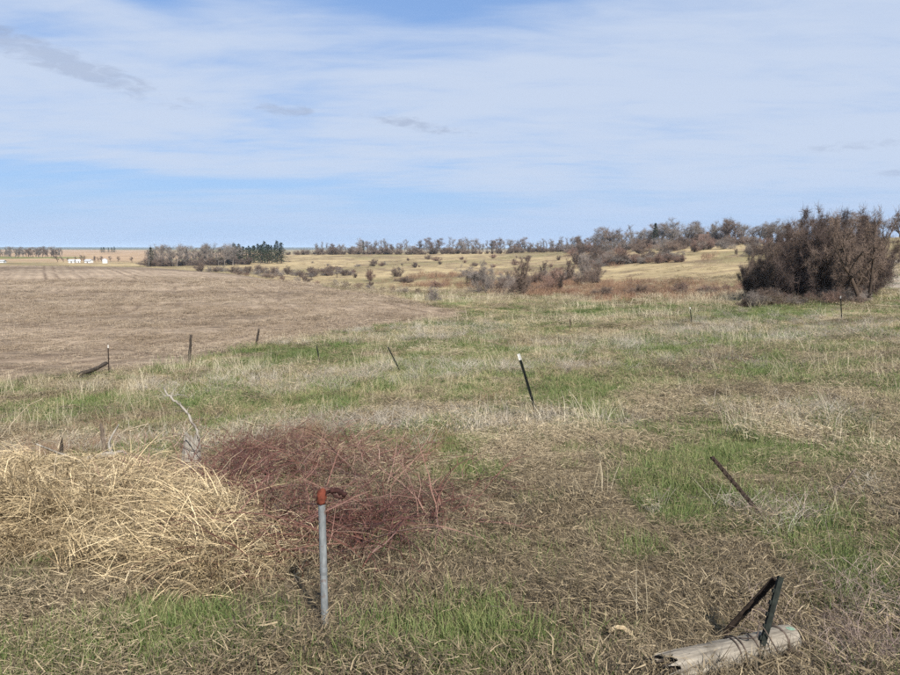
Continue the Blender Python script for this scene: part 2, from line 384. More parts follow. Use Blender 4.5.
def blade_material(name, stops, tip=None, transl=.12, rough=.6, spec=.25):
    """grass blades and stems: every blade its own tone"""
    m, t, out = new_mat(name)
    bc = attr(t, 'bc', out='Fac')
    oi = t.node('ShaderNodeObjectInfo')
    tone = attr(t, 'tone', 'INSTANCER', 'Fac')
    v = t.math('ADD', t.math('MULTIPLY', bc, .62), t.math('ADD', t.math('MULTIPLY', oi.outputs['Random'], .10), t.math('MULTIPLY', tone, .30)))
    c = t.ramp(v, [(p_, KC(c_)) for p_, c_ in stops])
    if tip:
        tt = attr(t, 'tt', out='Fac')
        c = t.mix(t.smooth(tt, .45, 1.0, 0, tip[1]), c, (*tip[0], 1))
    b = t.node('ShaderNodeBsdfPrincipled')
    t.l.new(c, b.inputs['Base Color']); b.inputs['Roughness'].default_value = rough; b.inputs['Specular IOR Level'].default_value = spec
    if transl:
        tr = t.node('ShaderNodeBsdfTranslucent'); t.l.new(c, tr.inputs[0])
        mx = t.node('ShaderNodeMixShader'); mx.inputs[0].default_value = transl
        t.l.new(b.outputs[0], mx.inputs[1]); t.l.new(tr.outputs[0], mx.inputs[2]); t.l.new(mx.outputs[0], out.inputs[0])
    else: t.l.new(b.outputs[0], out.inputs[0])
    return m
KA = .80          # overall albedo trim
def KC(c): return tuple(x * KA for x in c[:3])
M = {}
M['land'] = ground_material()
M['thatch'] = blade_material('thatch', [(0, (.045, .034, .022)), (.28, (.11, .083, .05)), (.52, (.25, .195, .118)), (.78, (.47, .38, .245)), (1, (.76, .67, .49))])
M['dry'] = blade_material('dry_blades', [(0, (.17, .13, .07)), (.4, (.33, .265, .145)), (.75, (.50, .42, .25)), (1, (.66, .59, .42))])
M['pale'] = blade_material('bleached_stalks', [(0, (.30, .245, .15)), (.5, (.52, .45, .31)), (1, (.74, .67, .52))])
M['grey_dry'] = blade_material('grey_blades', [(0, (.19, .165, .13)), (.5, (.38, .335, .27)), (1, (.60, .55, .47))])
M['green'] = blade_material('green_blades', [(0, (.04, .065, .016)), (.45, (.075, .13, .030)), (.8, (.15, .20, .062)), (1, (.34, .30, .15))], tip=((.34, .31, .15), .5), transl=.25)
M['straw'] = blade_material('straw_leaves', [(0, (.075, .055, .035)), (.22, (.24, .175, .10)), (.42, (.50, .385, .225)), (.66, (.72, .58, .36)), (1, (.92, .80, .58))])
M['cane'] = blade_material('red_canes', [(0, (.020, .010, .008)), (.35, (.052, .023, .018)), (.65, (.105, .042, .033)), (.88, (.165, .08, .062)), (1, (.26, .165, .125))], transl=0, rough=.5)
M['weed'] = blade_material('brown_stems', [(0, (.11, .065, .04)), (.5, (.22, .13, .085)), (1, (.36, .24, .16))], transl=.1)
M['mauve'] = blade_material('mauve_stems', [(0, (.14, .10, .085)), (.5, (.27, .20, .17)), (1, (.45, .37, .31))], transl=.1)
M['stubble'] = blade_material('stubble', [(0, (.16, .115, .078)), (.5, (.31, .235, .16)), (1, (.52, .43, .32))])
M['brush'] = blade_material('brush_stems', [(0, (.11, .06, .04)), (.5, (.22, .125, .08)), (1, (.36, .25, .15))], transl=0)

def bark_material(name, c0, c1, scale=6):
    m, t, out = new_mat(name)
    oi = t.node('ShaderNodeObjectInfo'); tc = t.node('ShaderNodeTexCoord')
    n = t.noise(t.vmath('MULTIPLY', tc.outputs['Object'], (1, 1, .3)), scale, 5, .65)
    c = t.mix(t.smooth(n, .3, .7), (*KC(c0), 1), (*KC(c1), 1))
    c = t.mix(1.0, c, t.ramp(oi.outputs['Random'], [(0, (.8, .78, .76)), (.5, (1, 1, 1)), (1, (1.2, 1.15, 1.1))]), 'MULTIPLY')
    principled(t, out, c, .85, .15, bump(t, n, .5, .02))
    return m
M['bark_grey'] = bark_material('grey_bark', (.09, .075, .065), (.19, .165, .145))
M['bark_brown'] = bark_material('brown_bark', (.075, .05, .037), (.16, .11, .08))
M['bark_dark'] = bark_material('dark_bark', (.05, .037, .03), (.115, .085, .065))
M['twig_grey'] = bark_material('grey_twigs', (.14, .122, .112), (.26, .225, .20))
M['twig_brown'] = bark_material('brown_twigs', (.10, .075, .062), (.20, .152, .124))
M['twig_dark'] = bark_material('dark_twigs', (.062, .046, .041), (.125, .094, .082))
M['twig_red'] = bark_material('reddish_twigs', (.15, .10, .082), (.26, .175, .14))
M['needle'] = blade_material('needles', [(0, (.016, .026, .012)), (.6, (.034, .052, .022)), (1, (.06, .08, .03))], transl=.05)
M['juniper'] = blade_material('juniper_sprays', [(0, (.03, .022, .014)), (.6, (.07, .045, .028)), (1, (.11, .07, .04))], transl=.05)

def plain(name, c, rough=.7, spec=.3, metal=0, var=.25, scale=8, bumpd=.003):
    m, t, out = new_mat(name)
    tc = t.node('ShaderNodeTexCoord')
    c = KC(c)
    n = t.noise(tc.outputs['Object'], scale, 5, .65)
    cc = t.mix(t.smooth(n, .25, .75), tuple(x * (1 - var) for x in c) + (1,), tuple(min(1, x * (1 + var)) for x in c) + (1,))
    principled(t, out, cc, rough, spec, bump(t, n, .6, bumpd), metal)
    return m
M['white_wall'] = plain('white_siding', (.72, .72, .70), .6)
M['grey_roof'] = plain('grey_roof_metal', (.38, .39, .40), .5)
M['brown_wall'] = plain('brown_siding', (.22, .12, .075), .8)
M['brown_roof'] = plain('brown_shingles', (.10, .065, .05), .9)
M['dark_door'] = plain('dark_opening', (.03, .03, .032), .6)

# ------------------------------------------------------------------ object helpers
def tag(o, label=None, cat=None, group=None, kind=None):
    if label: o['label'] = label
    if cat: o['category'] = cat
    if group: o['group'] = group
    if kind: o['kind'] = kind
    return o
def mesh_of(name, verts, faces, mat=None, smooth=False, attrs=None):
    me = bpy.data.meshes.new(name)
    verts = np.asarray(verts, float)
    me.from_pydata(verts.tolist(), [], faces.tolist() if isinstance(faces, np.ndarray) else faces)
    if mat: me.materials.append(mat)
    for k, v in (attrs or {}).items():
        a = me.attributes.new(k, 'FLOAT', 'POINT'); a.data.foreach_set('value', np.asarray(v, np.float32))
    if smooth: me.polygons.foreach_set('use_smooth', [True] * len(me.polygons))
    me.update()
    return me
def obj(name, me, parent=None, loc=None):
    o = bpy.data.objects.new(name, me); col.objects.link(o)
    if parent is not None: o.parent = parent
    if loc is not None: o.location = loc
    return o
def thing(name, label, cat, loc=(0, 0, 0), rz=0, group=None):
    o = bpy.data.objects.new(name, None); col.objects.link(o)
    o.empty_display_size = .2
    o.location = loc; o.rotation_euler = (0, 0, rz)
    return tag(o, label, cat, group)

# ================================================================== the land
def build_land():
    azs = np.concatenate([np.arange(-46, 46.01, .22), np.arange(50, 311, 4.0)])
    azs = np.radians(azs); na = len(azs)
    rs = np.exp(np.arange(math.log(.5), math.log(9000), .0215)); nr = len(rs)
    RR, AA = np.meshgrid(rs, azs, indexing='ij')
    X, Y = (RR * np.sin(AA)).ravel(), (RR * np.cos(AA)).ravel()
    Z = H(X, Y)
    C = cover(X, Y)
    fd = sdist(X, Y, field_poly); FM = sstep(fd, -.25, .35)
    RW = np.full(X.shape, 1e9)                  # distance from the worked edges of the field
    for q in range(13):
        (ax_, ay_), (bx_, by_) = field_poly[q], field_poly[q + 1]
        ex_, ey_ = bx_ - ax_, by_ - ay_
        tq = np.clip(((X - ax_) * ex_ + (Y - ay_) * ey_) / (ex_ ** 2 + ey_ ** 2), -9 if q == 0 else 0, 6 if q == 12 else 1)
        RW = np.minimum(RW, np.hypot(X - ax_ - tq * ex_, Y - ay_ - tq * ey_))
    i, j = np.meshgrid(np.arange(nr - 1), np.arange(na), indexing='ij')
    j2 = (j + 1) % na
    quads = np.stack([i * na + j, i * na + j2, (i + 1) * na + j2, (i + 1) * na + j], -1).reshape(-1, 4)[:, ::-1]
    inf = (fd[quads].mean(1) > 0)
    inr = (sdist(X, Y, road_poly)[quads].mean(1) > 0)
    V = np.stack([X, Y, Z], -1)
    for name, msk in (('ground', ~inf & ~inr), ('stubble_field', inf), ('gravel_road', inr & ~inf)):
        q = quads[msk]
        if name == 'ground':
            V2 = np.vstack([V, [[0, 0, float(Z[:na].mean())]]]); C2 = np.vstack([C, C[:1]]); F2 = np.append(FM, 0); W2 = np.append(RW, 0)
            tri = [[len(V), (a + 1) % na, a] for a in range(na)]
        else: V2, C2, F2, tri, W2 = V, C, FM, [], RW
        used = np.unique(np.concatenate([q.ravel(), np.array(tri, int).ravel()])).astype(int)
        rm = np.zeros(len(V2), int); rm[used] = np.arange(len(used))
        faces = rm[q].tolist() + [[int(rm[v]) for v in f] for f in tri]
        me = bpy.data.meshes.new(name)
        me.from_pydata(V2[used].tolist(), [], faces)
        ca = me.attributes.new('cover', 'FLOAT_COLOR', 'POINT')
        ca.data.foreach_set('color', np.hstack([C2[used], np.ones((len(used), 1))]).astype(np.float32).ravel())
        fa = me.attributes.new('field', 'FLOAT', 'POINT'); fa.data.foreach_set('value', F2[used].astype(np.float32))
        fa = me.attributes.new('rowc', 'FLOAT', 'POINT'); fa.data.foreach_set('value', np.minimum(W2[used], 1e4).astype(np.float32))
        me.polygons.foreach_set('use_smooth', [True] * len(me.polygons))
        me.materials.append(M['land']); me.update()
        tag(obj(name, me), {'ground': 'dormant grassy land falling from the roadside and rising to far hills',
                            'stubble_field': 'broad tan harvested field with crop residue in faint rows',
                            'gravel_road': 'pale gravel track climbing the hill beside the thicket'}[name],
            {'ground': 'ground', 'stubble_field': 'field', 'gravel_road': 'road'}[name], kind='structure')
build_land()

# ================================================================== grass: clump shapes scattered by geometry nodes
def blades(rng, n, spread, length, width, th0, th1, segs=3, zoff=(0, 0), wob=.5, taper=1.0, aim=None):
    """n bent ribbons; th = lean from the vertical (degrees) at root and tip"""
    U = lambda a, b: rng.uniform(a, b, n)
    rad = spread * np.sqrt(rng.uniform(0, 1, n)); pa = U(0, 2 * math.pi)
    p = np.stack([rad * np.cos(pa), rad * np.sin(pa), U(*zoff)], -1)
    az = U(0, 2 * math.pi) if aim is None else rng.normal(aim[0], aim[1], n)
    L, W = U(*length), U(*width)
    a0, a1 = np.radians(U(*th0)), np.radians(U(*th1))
    roll = U(-.9, .9)
    kz = rng.normal(0, wob, n)
    rows, tts = [], []
    for s in range(segs + 1):
        t = s / segs
        az_s = az + kz * t
        th = a0 + (a1 - a0) * t
        w = W * ((1 - t) ** .6 if taper else 1.0) * .5
        if s == segs: w = W * .06
        side = np.stack([-np.sin(az_s), np.cos(az_s), np.zeros(n)], -1) * np.cos(roll)[:, None]
        side[:, 2] += np.sin(roll)
        rows.append((p - side * w[:, None], p + side * w[:, None])); tts.append(t)
        d = np.stack([np.sin(th) * np.cos(az_s), np.sin(th) * np.sin(az_s), np.cos(th)], -1)
        p = p + d * (L / segs)[:, None]
        p[:, 2] = np.maximum(p[:, 2], .004)
    V = np.stack([np.stack(r, 1) for r in rows], 1).reshape(n, -1, 3)     # n, (segs+1)*2, 3
    k = V.shape[1]
    f = np.array([[2 * s, 2 * s + 1, 2 * s + 3, 2 * s + 2] for s in range(segs)])
    faces = (np.arange(n)[:, None, None] * k + f[None]).reshape(-1, 4)
    bc = np.repeat(rng.uniform(0, 1, n), k)
    tt = np.tile(np.repeat(tts, 2), n)
    return V.reshape(-1, 3), faces, bc, tt
def tubes(P0, P1, R0, R1, sides=3):
    """tapered prisms between point pairs"""
    P0, P1 = np.asarray(P0, float), np.asarray(P1, float); R0, R1 = np.asarray(R0, float), np.asarray(R1, float)
    n = len(P0)
    d = P1 - P0; d /= (np.linalg.norm(d, axis=1, keepdims=True) + 1e-9)
    ref = np.where(np.abs(d[:, 2:3]) > .9, np.array([[1., 0, 0]]), np.array([[0, 0, 1.]]))
    a = np.cross(d, ref); a /= (np.linalg.norm(a, axis=1, keepdims=True) + 1e-9); b = np.cross(d, a)
    ang = np.arange(sides) * 2 * math.pi / sides
    ring = a[:, None] * np.cos(ang)[None, :, None] + b[:, None] * np.sin(ang)[None, :, None]
    V = np.concatenate([P0[:, None] + ring * R0[:, None, None], P1[:, None] + ring * R1[:, None, None]], 1)
    f = np.array([[s, (s + 1) % sides, sides + (s + 1) % sides, sides + s] for s in range(sides)])
    faces = (np.arange(n)[:, None, None] * 2 * sides + f[None]).reshape(-1, 4)
    return V.reshape(-1, 3), faces
def join(parts):
    V, Fc, B, T, off = [], [], [], [], 0
    for v, f, b, t in parts:
        V.append(v); Fc.append(f + off); B.append(b); T.append(t); off += len(v)
    return np.vstack(V), np.vstack(Fc), np.concatenate(B), np.concatenate(T)
def canes(rng, n, length, rad, th0, th1, spread, side=2, segs=6, wob=.6, sidelen=.3, lift=0.0):
    """arching stems with short side twigs"""
    P0, P1, R0, R1, B, T = [], [], [], [], [], []
    def chain(p, az, a0, a1, L, r, segs, bc):
        pts = [p]; k = rng.normal(0, wob)
        for s in range(segs):
            t = s / segs; th = a0 + (a1 - a0) * t + rng.normal(0, .12); az_s = az + k * t + rng.normal(0, .12)
            q = pts[-1] + np.array([math.sin(th) * math.cos(az_s), math.sin(th) * math.sin(az_s), math.cos(th)]) * L / segs
            q[2] = max(q[2], .01)
            P0.append(pts[-1]); P1.append(q); R0.append(r * (1 - .65 * t)); R1.append(r * (1 - .65 * (s + 1) / segs)); B.append(bc); T.append(t)
            pts.append(q)
        return pts
    for _ in range(n):
        ra, pa = spread * math.sqrt(rng.uniform()), rng.uniform(0, 6.28)
        az = rng.uniform(0, 6.28); bc = rng.uniform()
        pts = chain(np.array([ra * math.cos(pa), ra * math.sin(pa), rng.uniform(0, lift) if lift else 0]), az, R(rng.uniform(*th0)), R(rng.uniform(*th1)), rng.uniform(*length), rng.uniform(*rad), segs, bc)
        for _s in range(side):
            j = rng.integers(1, segs)
            chain(pts[j], rng.uniform(0, 6.28), R(rng.uniform(10, 110)), R(rng.uniform(30, 130)), sidelen * rng.uniform(.4, 1.2), rad[0] * .6, 3, min(1, bc + rng.uniform(-.2, .2)))
    V, Fc = tubes(P0, P1, R0, R1, 3)
    return V, Fc, np.repeat(B, 6), np.repeat(T, 6)

protos = {}
def proto(kind, variants, mat):
    c = bpy.data.collections.new('clumps_' + kind)
    for i, (v, f, b, t) in enumerate(variants):
        me = mesh_of(kind + '_clump', v, f, M[mat], attrs={'bc': b, 'tt': t})
        o = bpy.data.objects.new('%s_clump_%02d' % (kind, i), me); c.objects.link(o)
    protos[kind] = (c, len(variants))
rngp = np.random.default_rng(11)
proto('mat', [join([blades(rngp, 620, .5, (.025, .11), (.0022, .0052), (55, 94), (75, 108), 2, (0, .018), wob=.35, aim=(0, .75)), blades(rngp, 380, .5, (.02, .08), (.0022, .005), (55, 94), (75, 108), 2, (0, .018), wob=.35),
                    blades(rngp, 20, .5, (.10, .20), (.002, .0036), (75, 92), (84, 97), 3, (0, .03), wob=.5),
                    blades(rngp, 16, .5, (.04, .12), (.006, .012), (75, 92), (82, 100), 2, (0, .03), wob=.3),
                    blades(rngp, 150, .5, (.03, .085), (.002, .004), (5, 55), (30, 100), 2)]) for _ in range(8)], 'thatch')
proto('tuft', [blades(rngp, 70, .10, (.08, .30), (.0024, .005), (4, 60), (45, 120), 3, wob=.35) for _ in range(6)], 'dry')
proto('stalk', [blades(rngp, 14, .14, (.25, .6), (.003, .0065), (0, 24), (5, 70), 4, wob=.3) for _ in range(6)], 'pale')
proto('greytuft', [join([blades(rngp, 40, .16, (.12, .34), (.003, .005), (20, 70), (50, 120), 4), canes(rngp, 8, (.2, .36), (.0015, .0025), (5, 60), (20, 90), .14, 3, 4, sidelen=.15)]) for _ in range(5)], 'grey_dry')
proto('green', [blades(rngp, 130, .22, (.04, .14), (.003, .006), (0, 45), (15, 85), 3) for _ in range(6)], 'green')
proto('straw', [join([blades(rngp, 70, .30, (.06, .24), (.003, .007), (45, 94), (75, 125), 3, (0, .06), wob=.5), blades(rngp, 105, .30, (.20, .50), (.0035, .0085), (15, 80), (90, 150), 4, (0, .06), wob=.4, aim=(-1.57, .8)), blades(rngp, 16, .28, (.06, .18), (.008, .014), (60, 95), (85, 120), 3, (0, .06), wob=.5), blades(rngp, 14, .25, (.10, .3), (.002, .005), (0, 50), (30, 130), 4, wob=.4)]) for _ in range(7)], 'straw')
proto('cane', [join([canes(rngp, 8, (.35, .9), (.0035, .006), (5, 65), (75, 140), .26, 4, 6, sidelen=.26), canes(rngp, 2, (.6, 1.2), (.006, .009), (15, 60), (80, 140), .2, 4, 7, sidelen=.35), blades(rngp, 8, .25, (.08, .22), (.003, .006), (50, 90), (80, 110), 3, (0, .05))]) for _ in range(6)], 'cane')
proto('weed', [canes(rngp, 14, (.15, .5), (.0015, .0028), (0, 40), (5, 80), .22, 5, 4, sidelen=.16, wob=.3) for _ in range(6)], 'weed')
proto('mauve', [join([canes(rngp, 20, (.15, .42), (.0016, .003), (20, 80), (50, 110), .22, 4, 4, sidelen=.14), blades(rngp, 30, .2, (.12, .3), (.003, .005), (40, 80), (70, 115), 3)]) for _ in range(5)], 'mauve')
proto('stubble', [join([blades(rngp, 50, .5, (.06, .16), (.005, .010), (0, 25), (0, 40), 1, taper=0), blades(rngp, 90, .55, (.10, .35), (.005, .012), (80, 90), (85, 95), 2, (.005, .03))]) for _ in range(5)], 'stubble')
proto('brush', [canes(rngp, 22, (.4, 1.0), (.008, .014), (0, 30), (5, 50), .6, 5, 4, sidelen=.4, wob=.3) for _ in range(5)], 'brush')

def scatter_tree(c):
    g = bpy.data.node_groups.new('scatter_' + c.name, 'GeometryNodeTree')
    g.interface.new_socket('Geometry', in_out='INPUT', socket_type='NodeSocketGeometry')
    g.interface.new_socket('Geometry', in_out='OUTPUT', socket_type='NodeSocketGeometry')
    N, L = g.nodes, g.links
    gi, go = N.new('NodeGroupInput'), N.new('NodeGroupOutput')
    ci = N.new('GeometryNodeCollectionInfo'); ci.inputs['Collection'].default_value = c
    ci.inputs['Separate Children'].default_value = True; ci.inputs['Reset Children'].default_value = True
    ip = N.new('GeometryNodeInstanceOnPoints'); ip.inputs['Pick Instance'].default_value = True
    def na(name, typ):
        n = N.new('GeometryNodeInputNamedAttribute'); n.data_type = typ; n.inputs[0].default_value = name; return n.outputs[0]
    e2r = N.new('FunctionNodeEulerToRotation')
    L.new(na('rot', 'FLOAT_VECTOR'), e2r.inputs[0])
    L.new(gi.outputs[0], ip.inputs['Points']); L.new(ci.outputs[0], ip.inputs['Instance'])
    L.new(na('idx', 'INT'), ip.inputs['Instance Index']); L.new(e2r.outputs[0], ip.inputs['Rotation'])
    L.new(na('scl', 'FLOAT_VECTOR'), ip.inputs['Scale']); L.new(ip.outputs[0], go.inputs[0])
    return g
ngroups = {}
def scatter(name, kind, pts, scl, label, cat, seed, tilt=.12, zs=1.0, comb=None):
    """one uncountable growth: clumps of a kind at the given ground points"""
    rng = np.random.default_rng(seed)
    c, nv = protos[kind]
    if kind not in ngroups: ngroups[kind] = scatter_tree(c)
    n = len(pts)
    me = bpy.data.meshes.new(name); me.from_pydata(pts.tolist(), [], [])
    rot = np.stack([rng.normal(0, tilt, n), rng.normal(0, tilt, n), rng.uniform(0, 6.283, n)], -1)
    if comb: rot[:, 2] = comb[0] + comb[1] * (fbm(pts[:, 0], pts[:, 1], comb[2], 2, 400 + seed) - .5) * 2 + rng.normal(0, .35, n)
    s = np.broadcast_to(np.asarray(scl, float), (n,)) * rng.uniform(.75, 1.25, n)
    sv = np.stack([s, s, np.minimum(s, s ** .45) * zs * rng.uniform(.8, 1.2, n)], -1)
    a = me.attributes.new('rot', 'FLOAT_VECTOR', 'POINT'); a.data.foreach_set('vector', rot.astype(np.float32).ravel())
    a = me.attributes.new('scl', 'FLOAT_VECTOR', 'POINT'); a.data.foreach_set('vector', sv.astype(np.float32).ravel())
    tone = sstep(.6 * fbm(pts[:, 0], pts[:, 1], 2.6, 3, seed + 200) + .4 * fbm(pts[:, 0] * .4, pts[:, 1], 9, 3, seed + 300), .32, .68)
    a = me.attributes.new('tone', 'FLOAT', 'POINT'); a.data.foreach_set('value', tone.astype(np.float32))
    a = me.attributes.new('idx', 'INT', 'POINT'); a.data.foreach_set('value', rng.integers(0, nv, n).astype(np.int32))
    o = obj(name, me); tag(o, label, cat, kind='stuff')
    md = o.modifiers.new('scatter', 'NODES'); md.node_group = ngroups[kind]
    return o
def wedge(rng, bands, half=43):
    """random ground points in range bands: (r0, r1, per m2, scale) -> points, scales"""
    XY, S = [], []
    for r0, r1, dens, s in bands:
        ha = half if r1 > 20 else (62 if r1 > 10 else 85)          # near ground is covered well past the frame
        n = int(dens * R(2 * ha) / 2 * (r1 * r1 - r0 * r0))
        r = np.sqrt(rng.uniform(r0 * r0, r1 * r1, n)); a = R(ha) * rng.uniform(-1, 1, n)
        XY.append(np.stack([r * np.sin(a), r * np.cos(a)], -1)); S.append(np.full(n, s))
    return np.vstack(XY), np.concatenate(S)
def onto(xy): return np.column_stack([xy, H(xy[:, 0], xy[:, 1])])

def grow_grass():
    rng = np.random.default_rng(3)
    infield = lambda xy: sdist(xy[:, 0], xy[:, 1], field_poly) + 2.2 * (fbm(xy[:, 0], xy[:, 1], 2.2, 3, 15) - .5) > .25
    edge = lambda xy: sstep(sdist(xy[:, 0], xy[:, 1], field_poly), -2.2, -.4)
    PA = G(325, 626)[:2]; PB = PA + np.array([-.33, .74])
    QA, QB = G(715, 640)[:2], G(692, 612)[:2]          # tall growth cleared here so the crossed posts' cast shadow shows
    LA, LB = G(666, 688)[:2], G(789, 655)[:2]
    def keep(xy, s, p, clear=.18):
        e = LB - LA; tq = np.clip(((xy - LA) @ e) / (e @ e), 0, 1); dl = np.linalg.norm(xy - LA - tq[:, None] * e, axis=1)
        e2 = PB - PA; tq = np.clip(((xy - PA) @ e2) / (e2 @ e2), 0, 1); d2 = np.linalg.norm(xy - PA - tq[:, None] * e2, axis=1)
        if clear > .1:
            p = p * sstep(d2, .10, .22)
            e3 = QB - QA; tq = np.clip(((xy - QA) @ e3) / (e3 @ e3), 0, 1); d3 = np.linalg.norm(xy - QA - tq[:, None] * e3, axis=1)
            p = p * sstep(d3, .15, .32)
        p = p * sstep(dl, clear, clear + .12)          # nothing grows through the log
        k = rng.uniform(0, 1, len(xy)) < p; return xy[k], s[k]
    # matted dead grass over everything but the field
    xy, s = wedge(rng, [(1.7, 5, 17, .95), (5, 9, 11, 1.15), (9, 16, 4.2, 1.6), (16, 28, 1.8, 2.3), (28, 60, .62, 3.4), (60, 110, .16, 5.0)])
    g = green_mask(xy[:, 0], xy[:, 1])
    xy, s = keep(xy, s, (~infield(xy)) * (1 - .85 * g) * (.55 + .45 * sstep(fbm(xy[:, 0], xy[:, 1], 1.1, 3, 21), .3, .5)) ** .7 * (1 - .6 * sstep(sdist(xy[:, 0], xy[:, 1], red_poly), -.1, .3)), .03)
    scatter('matted_grass', 'mat', onto(xy), s, 'flattened dead grass matted over the whole meadow', 'grass', 1, comb=(0, 7.0, 1.6))
    # pale standing tussocks
    xy, s = wedge(rng, [(1.7, 6, 1.6, .5), (6, 10, 4.5, .75), (10, 18, 6, 1.1), (18, 35, 4.0, 1.5), (35, 70, 2.4, 2.2), (70, 120, .5, 3.0)])
    tn = fbm(xy[:, 0] * .6, xy[:, 1], 2.6, 4, 44, .6)
    xy, s = keep(xy, s, (~infield(xy)) * np.maximum(sstep(tn, .44, .66), .8 * edge(xy)))
    scatter('dry_tussocks', 'tuft', onto(xy), s, 'pale dry grass tussocks dotted through the meadow', 'grass', 2, zs=.85)
    xy, s = wedge(rng, [(3, 9, .7, .7), (9, 18, 3.4, 1.0), (18, 36, 3.4, 1.5), (36, 75, 1.5, 2.2)])
    tn = fbm(xy[:, 0] * .5, xy[:, 1], 4.2, 4, 144, .6)
    xy, s = keep(xy, s, (~infield(xy)) * sstep(tn, .46, .66))
    scatter('standing_stalks', 'stalk', onto(xy), s, 'thin upright straw stalks standing in the meadow', 'grass', 12)
    xy, s = wedge(rng, [(105, 200, .10, 4.0), (200, 380, .03, 6.5)])
    tn = fbm(xy[:, 0], xy[:, 1], 14, 4, 145, .6)
    xy, s = keep(xy, s, (sdist(xy[:, 0], xy[:, 1], field_poly) < -1) * sstep(tn, .36, .62))
    scatter('pasture_tussocks', 'tuft', onto(xy), s, 'dry tussocky grass roughening the far pasture hills', 'grass', 22)
    # grey weathered weeds
    xy, s = wedge(rng, [(3, 10, 2.5, .9), (10, 20, 6.0, 1.3), (20, 45, 3.0, 1.7)])
    gn = fbm(xy[:, 0] * .5, xy[:, 1], 3.4, 3, 64)
    gp = sstep(gn, .56, .72)
    for px, py, wx, wy in [(290, 385, 70, 10), (215, 382, 40, 8), (400, 440, 30, 16), (690, 365, 60, 7), (870, 325, 50, 9), (840, 335, 50, 8), (800, 415, 60, 12), (770, 530, 20, 12), (620, 345, 60, 6), (720, 335, 60, 6)]:
        c = G(px, py); q = scale_at(c); dy = abs(G(px, py - wy)[1] - c[1])
        gp = np.maximum(gp, 1.0 * np.exp(-((xy[:, 0] - c[0]) / (wx * q)) ** 2 - ((xy[:, 1] - c[1]) / dy) ** 2))
    xy, s = keep(xy, s, (~infield(xy)) * gp)
    scatter('grey_weeds', 'greytuft', onto(xy), s, 'grey weathered weed clumps among the dead grass', 'weeds', 3)
    # fresh green blades
    xy, s = wedge(rng, [(1.7, 5, 82, .88), (5, 9, 34, .95), (9, 16, 11, 1.4), (16, 28, 4.8, 2.1), (28, 60, 1.7, 3.1), (60, 100, .4, 4.2)])
    g = green_mask(xy[:, 0], xy[:, 1])
    xy, s = keep(xy, s, (~infield(xy)) * np.clip(g * 1.1 + .03, 0, 1))
    scatter('green_grass', 'green', onto(xy), s, 'short fresh green grass coming up in patches', 'grass', 4)
    # heaped straw along the old fence
    xy, s = wedge(rng, [(3.0, 9, 54, .9)])
    d = sdist(xy[:, 0], xy[:, 1], straw_poly)
    xy, s = keep(xy, s, sstep(d + .5 * (fbm(xy[:, 0], xy[:, 1], .7, 3, 91) - .5), -.15, .3))
    p = onto(xy); dd = sdist(p[:, 0], p[:, 1], straw_poly); p[:, 2] += rng.uniform(0, 1, len(p)) * .34 * sstep(dd, .1, .7) * sstep(fbm(p[:, 0], p[:, 1], .55, 2, 191), .25, .7)
    scatter('straw_heap', 'straw', p, s, 'thick heap of broad bleached straw leaves along the old fence line', 'straw', 5, tilt=.3, comb=(0, 1.6, .9))
    # red canes right of the stump
    xy, s = wedge(rng, [(3.4, 9, 30, .85)])
    d = sdist(xy[:, 0], xy[:, 1], red_poly)
    rn = fbm(xy[:, 0], xy[:, 1], .7, 3, 93)
    pr = sstep(d + 2.6 * (rn - .5), -.35, .65) * (.25 + .75 * sstep(rn, .40, .58))
    pr = np.maximum(pr, .42 * sstep(sdist(xy[:, 0], xy[:, 1], weed_poly) + .8 * (rn - .5), -.1, .3))
    xy, s = keep(xy, s, pr)
    p = onto(xy)
    scatter('red_bramble', 'cane', p, s, 'tangled reddish bramble canes spilling from the grey stump', 'bramble', 6, tilt=.2, zs=.68)
    # brown weeds behind the straw, brown patches in the meadow
    xy, s = wedge(rng, [(4, 12, 24, .8), (12, 30, 1.4, 1.3)])
    d = sdist(xy[:, 0], xy[:, 1], weed_poly)
    wp = sstep(d, -.3, .5) * .9
    for px, py, wx, wy in [(320, 418, 24, 8), (490, 404, 12, 4), (300, 440, 40, 10), (420, 455, 40, 12), (130, 425, 60, 12)]:
        c = G(px, py); q = scale_at(c); dy = abs(G(px, py - wy)[1] - c[1])
        wp = np.maximum(wp, .7 * np.exp(-((xy[:, 0] - c[0]) / (wx * q)) ** 2 - ((xy[:, 1] - c[1]) / dy) ** 2))
    xy, s = keep(xy, s, wp)
    scatter('brown_weeds', 'weed', onto(xy), s, 'low brown weed stems behind the straw heap', 'weeds', 7, zs=.75)
    # mauve dead stems in the right corner
    xy, s = wedge(rng, [(2.2, 6, 40, .8)])
    m = np.zeros(len(xy))
    for px, py, wx, wy, w in [(860, 668, 55, 25, 1), (900, 625, 30, 30, .9), (760, 520, 18, 10, .8), (745, 665, 26, 14, .8), (770, 655, 20, 14, .7), (820, 690, 60, 30, .8)]:
        c = G(px, py); q = scale_at(c); dy = abs(G(px, py - wy)[1] - c[1])
        m = np.maximum(m, w * np.exp(-((xy[:, 0] - c[0]) / (wx * q)) ** 2 - ((xy[:, 1] - c[1]) / dy) ** 2))
    xy, s = keep(xy, s, m)
    scatter('dead_stems', 'mauve', onto(xy), s, 'mauve-brown dead stems round the fallen log', 'weeds', 8)
    # crop residue
    xy, s = wedge(rng, [(20, 40, 3.6, 1.3), (40, 70, 1.6, 1.9), (70, 120, .6, 2.8)])
    k = sdist(xy[:, 0], xy[:, 1], field_poly) > .1
    xy, s = xy[k], s[k]
    rown = fbm(xy[:, 0] * .12, xy[:, 1] + .02 * xy[:, 0], 2.0, 3, 58)
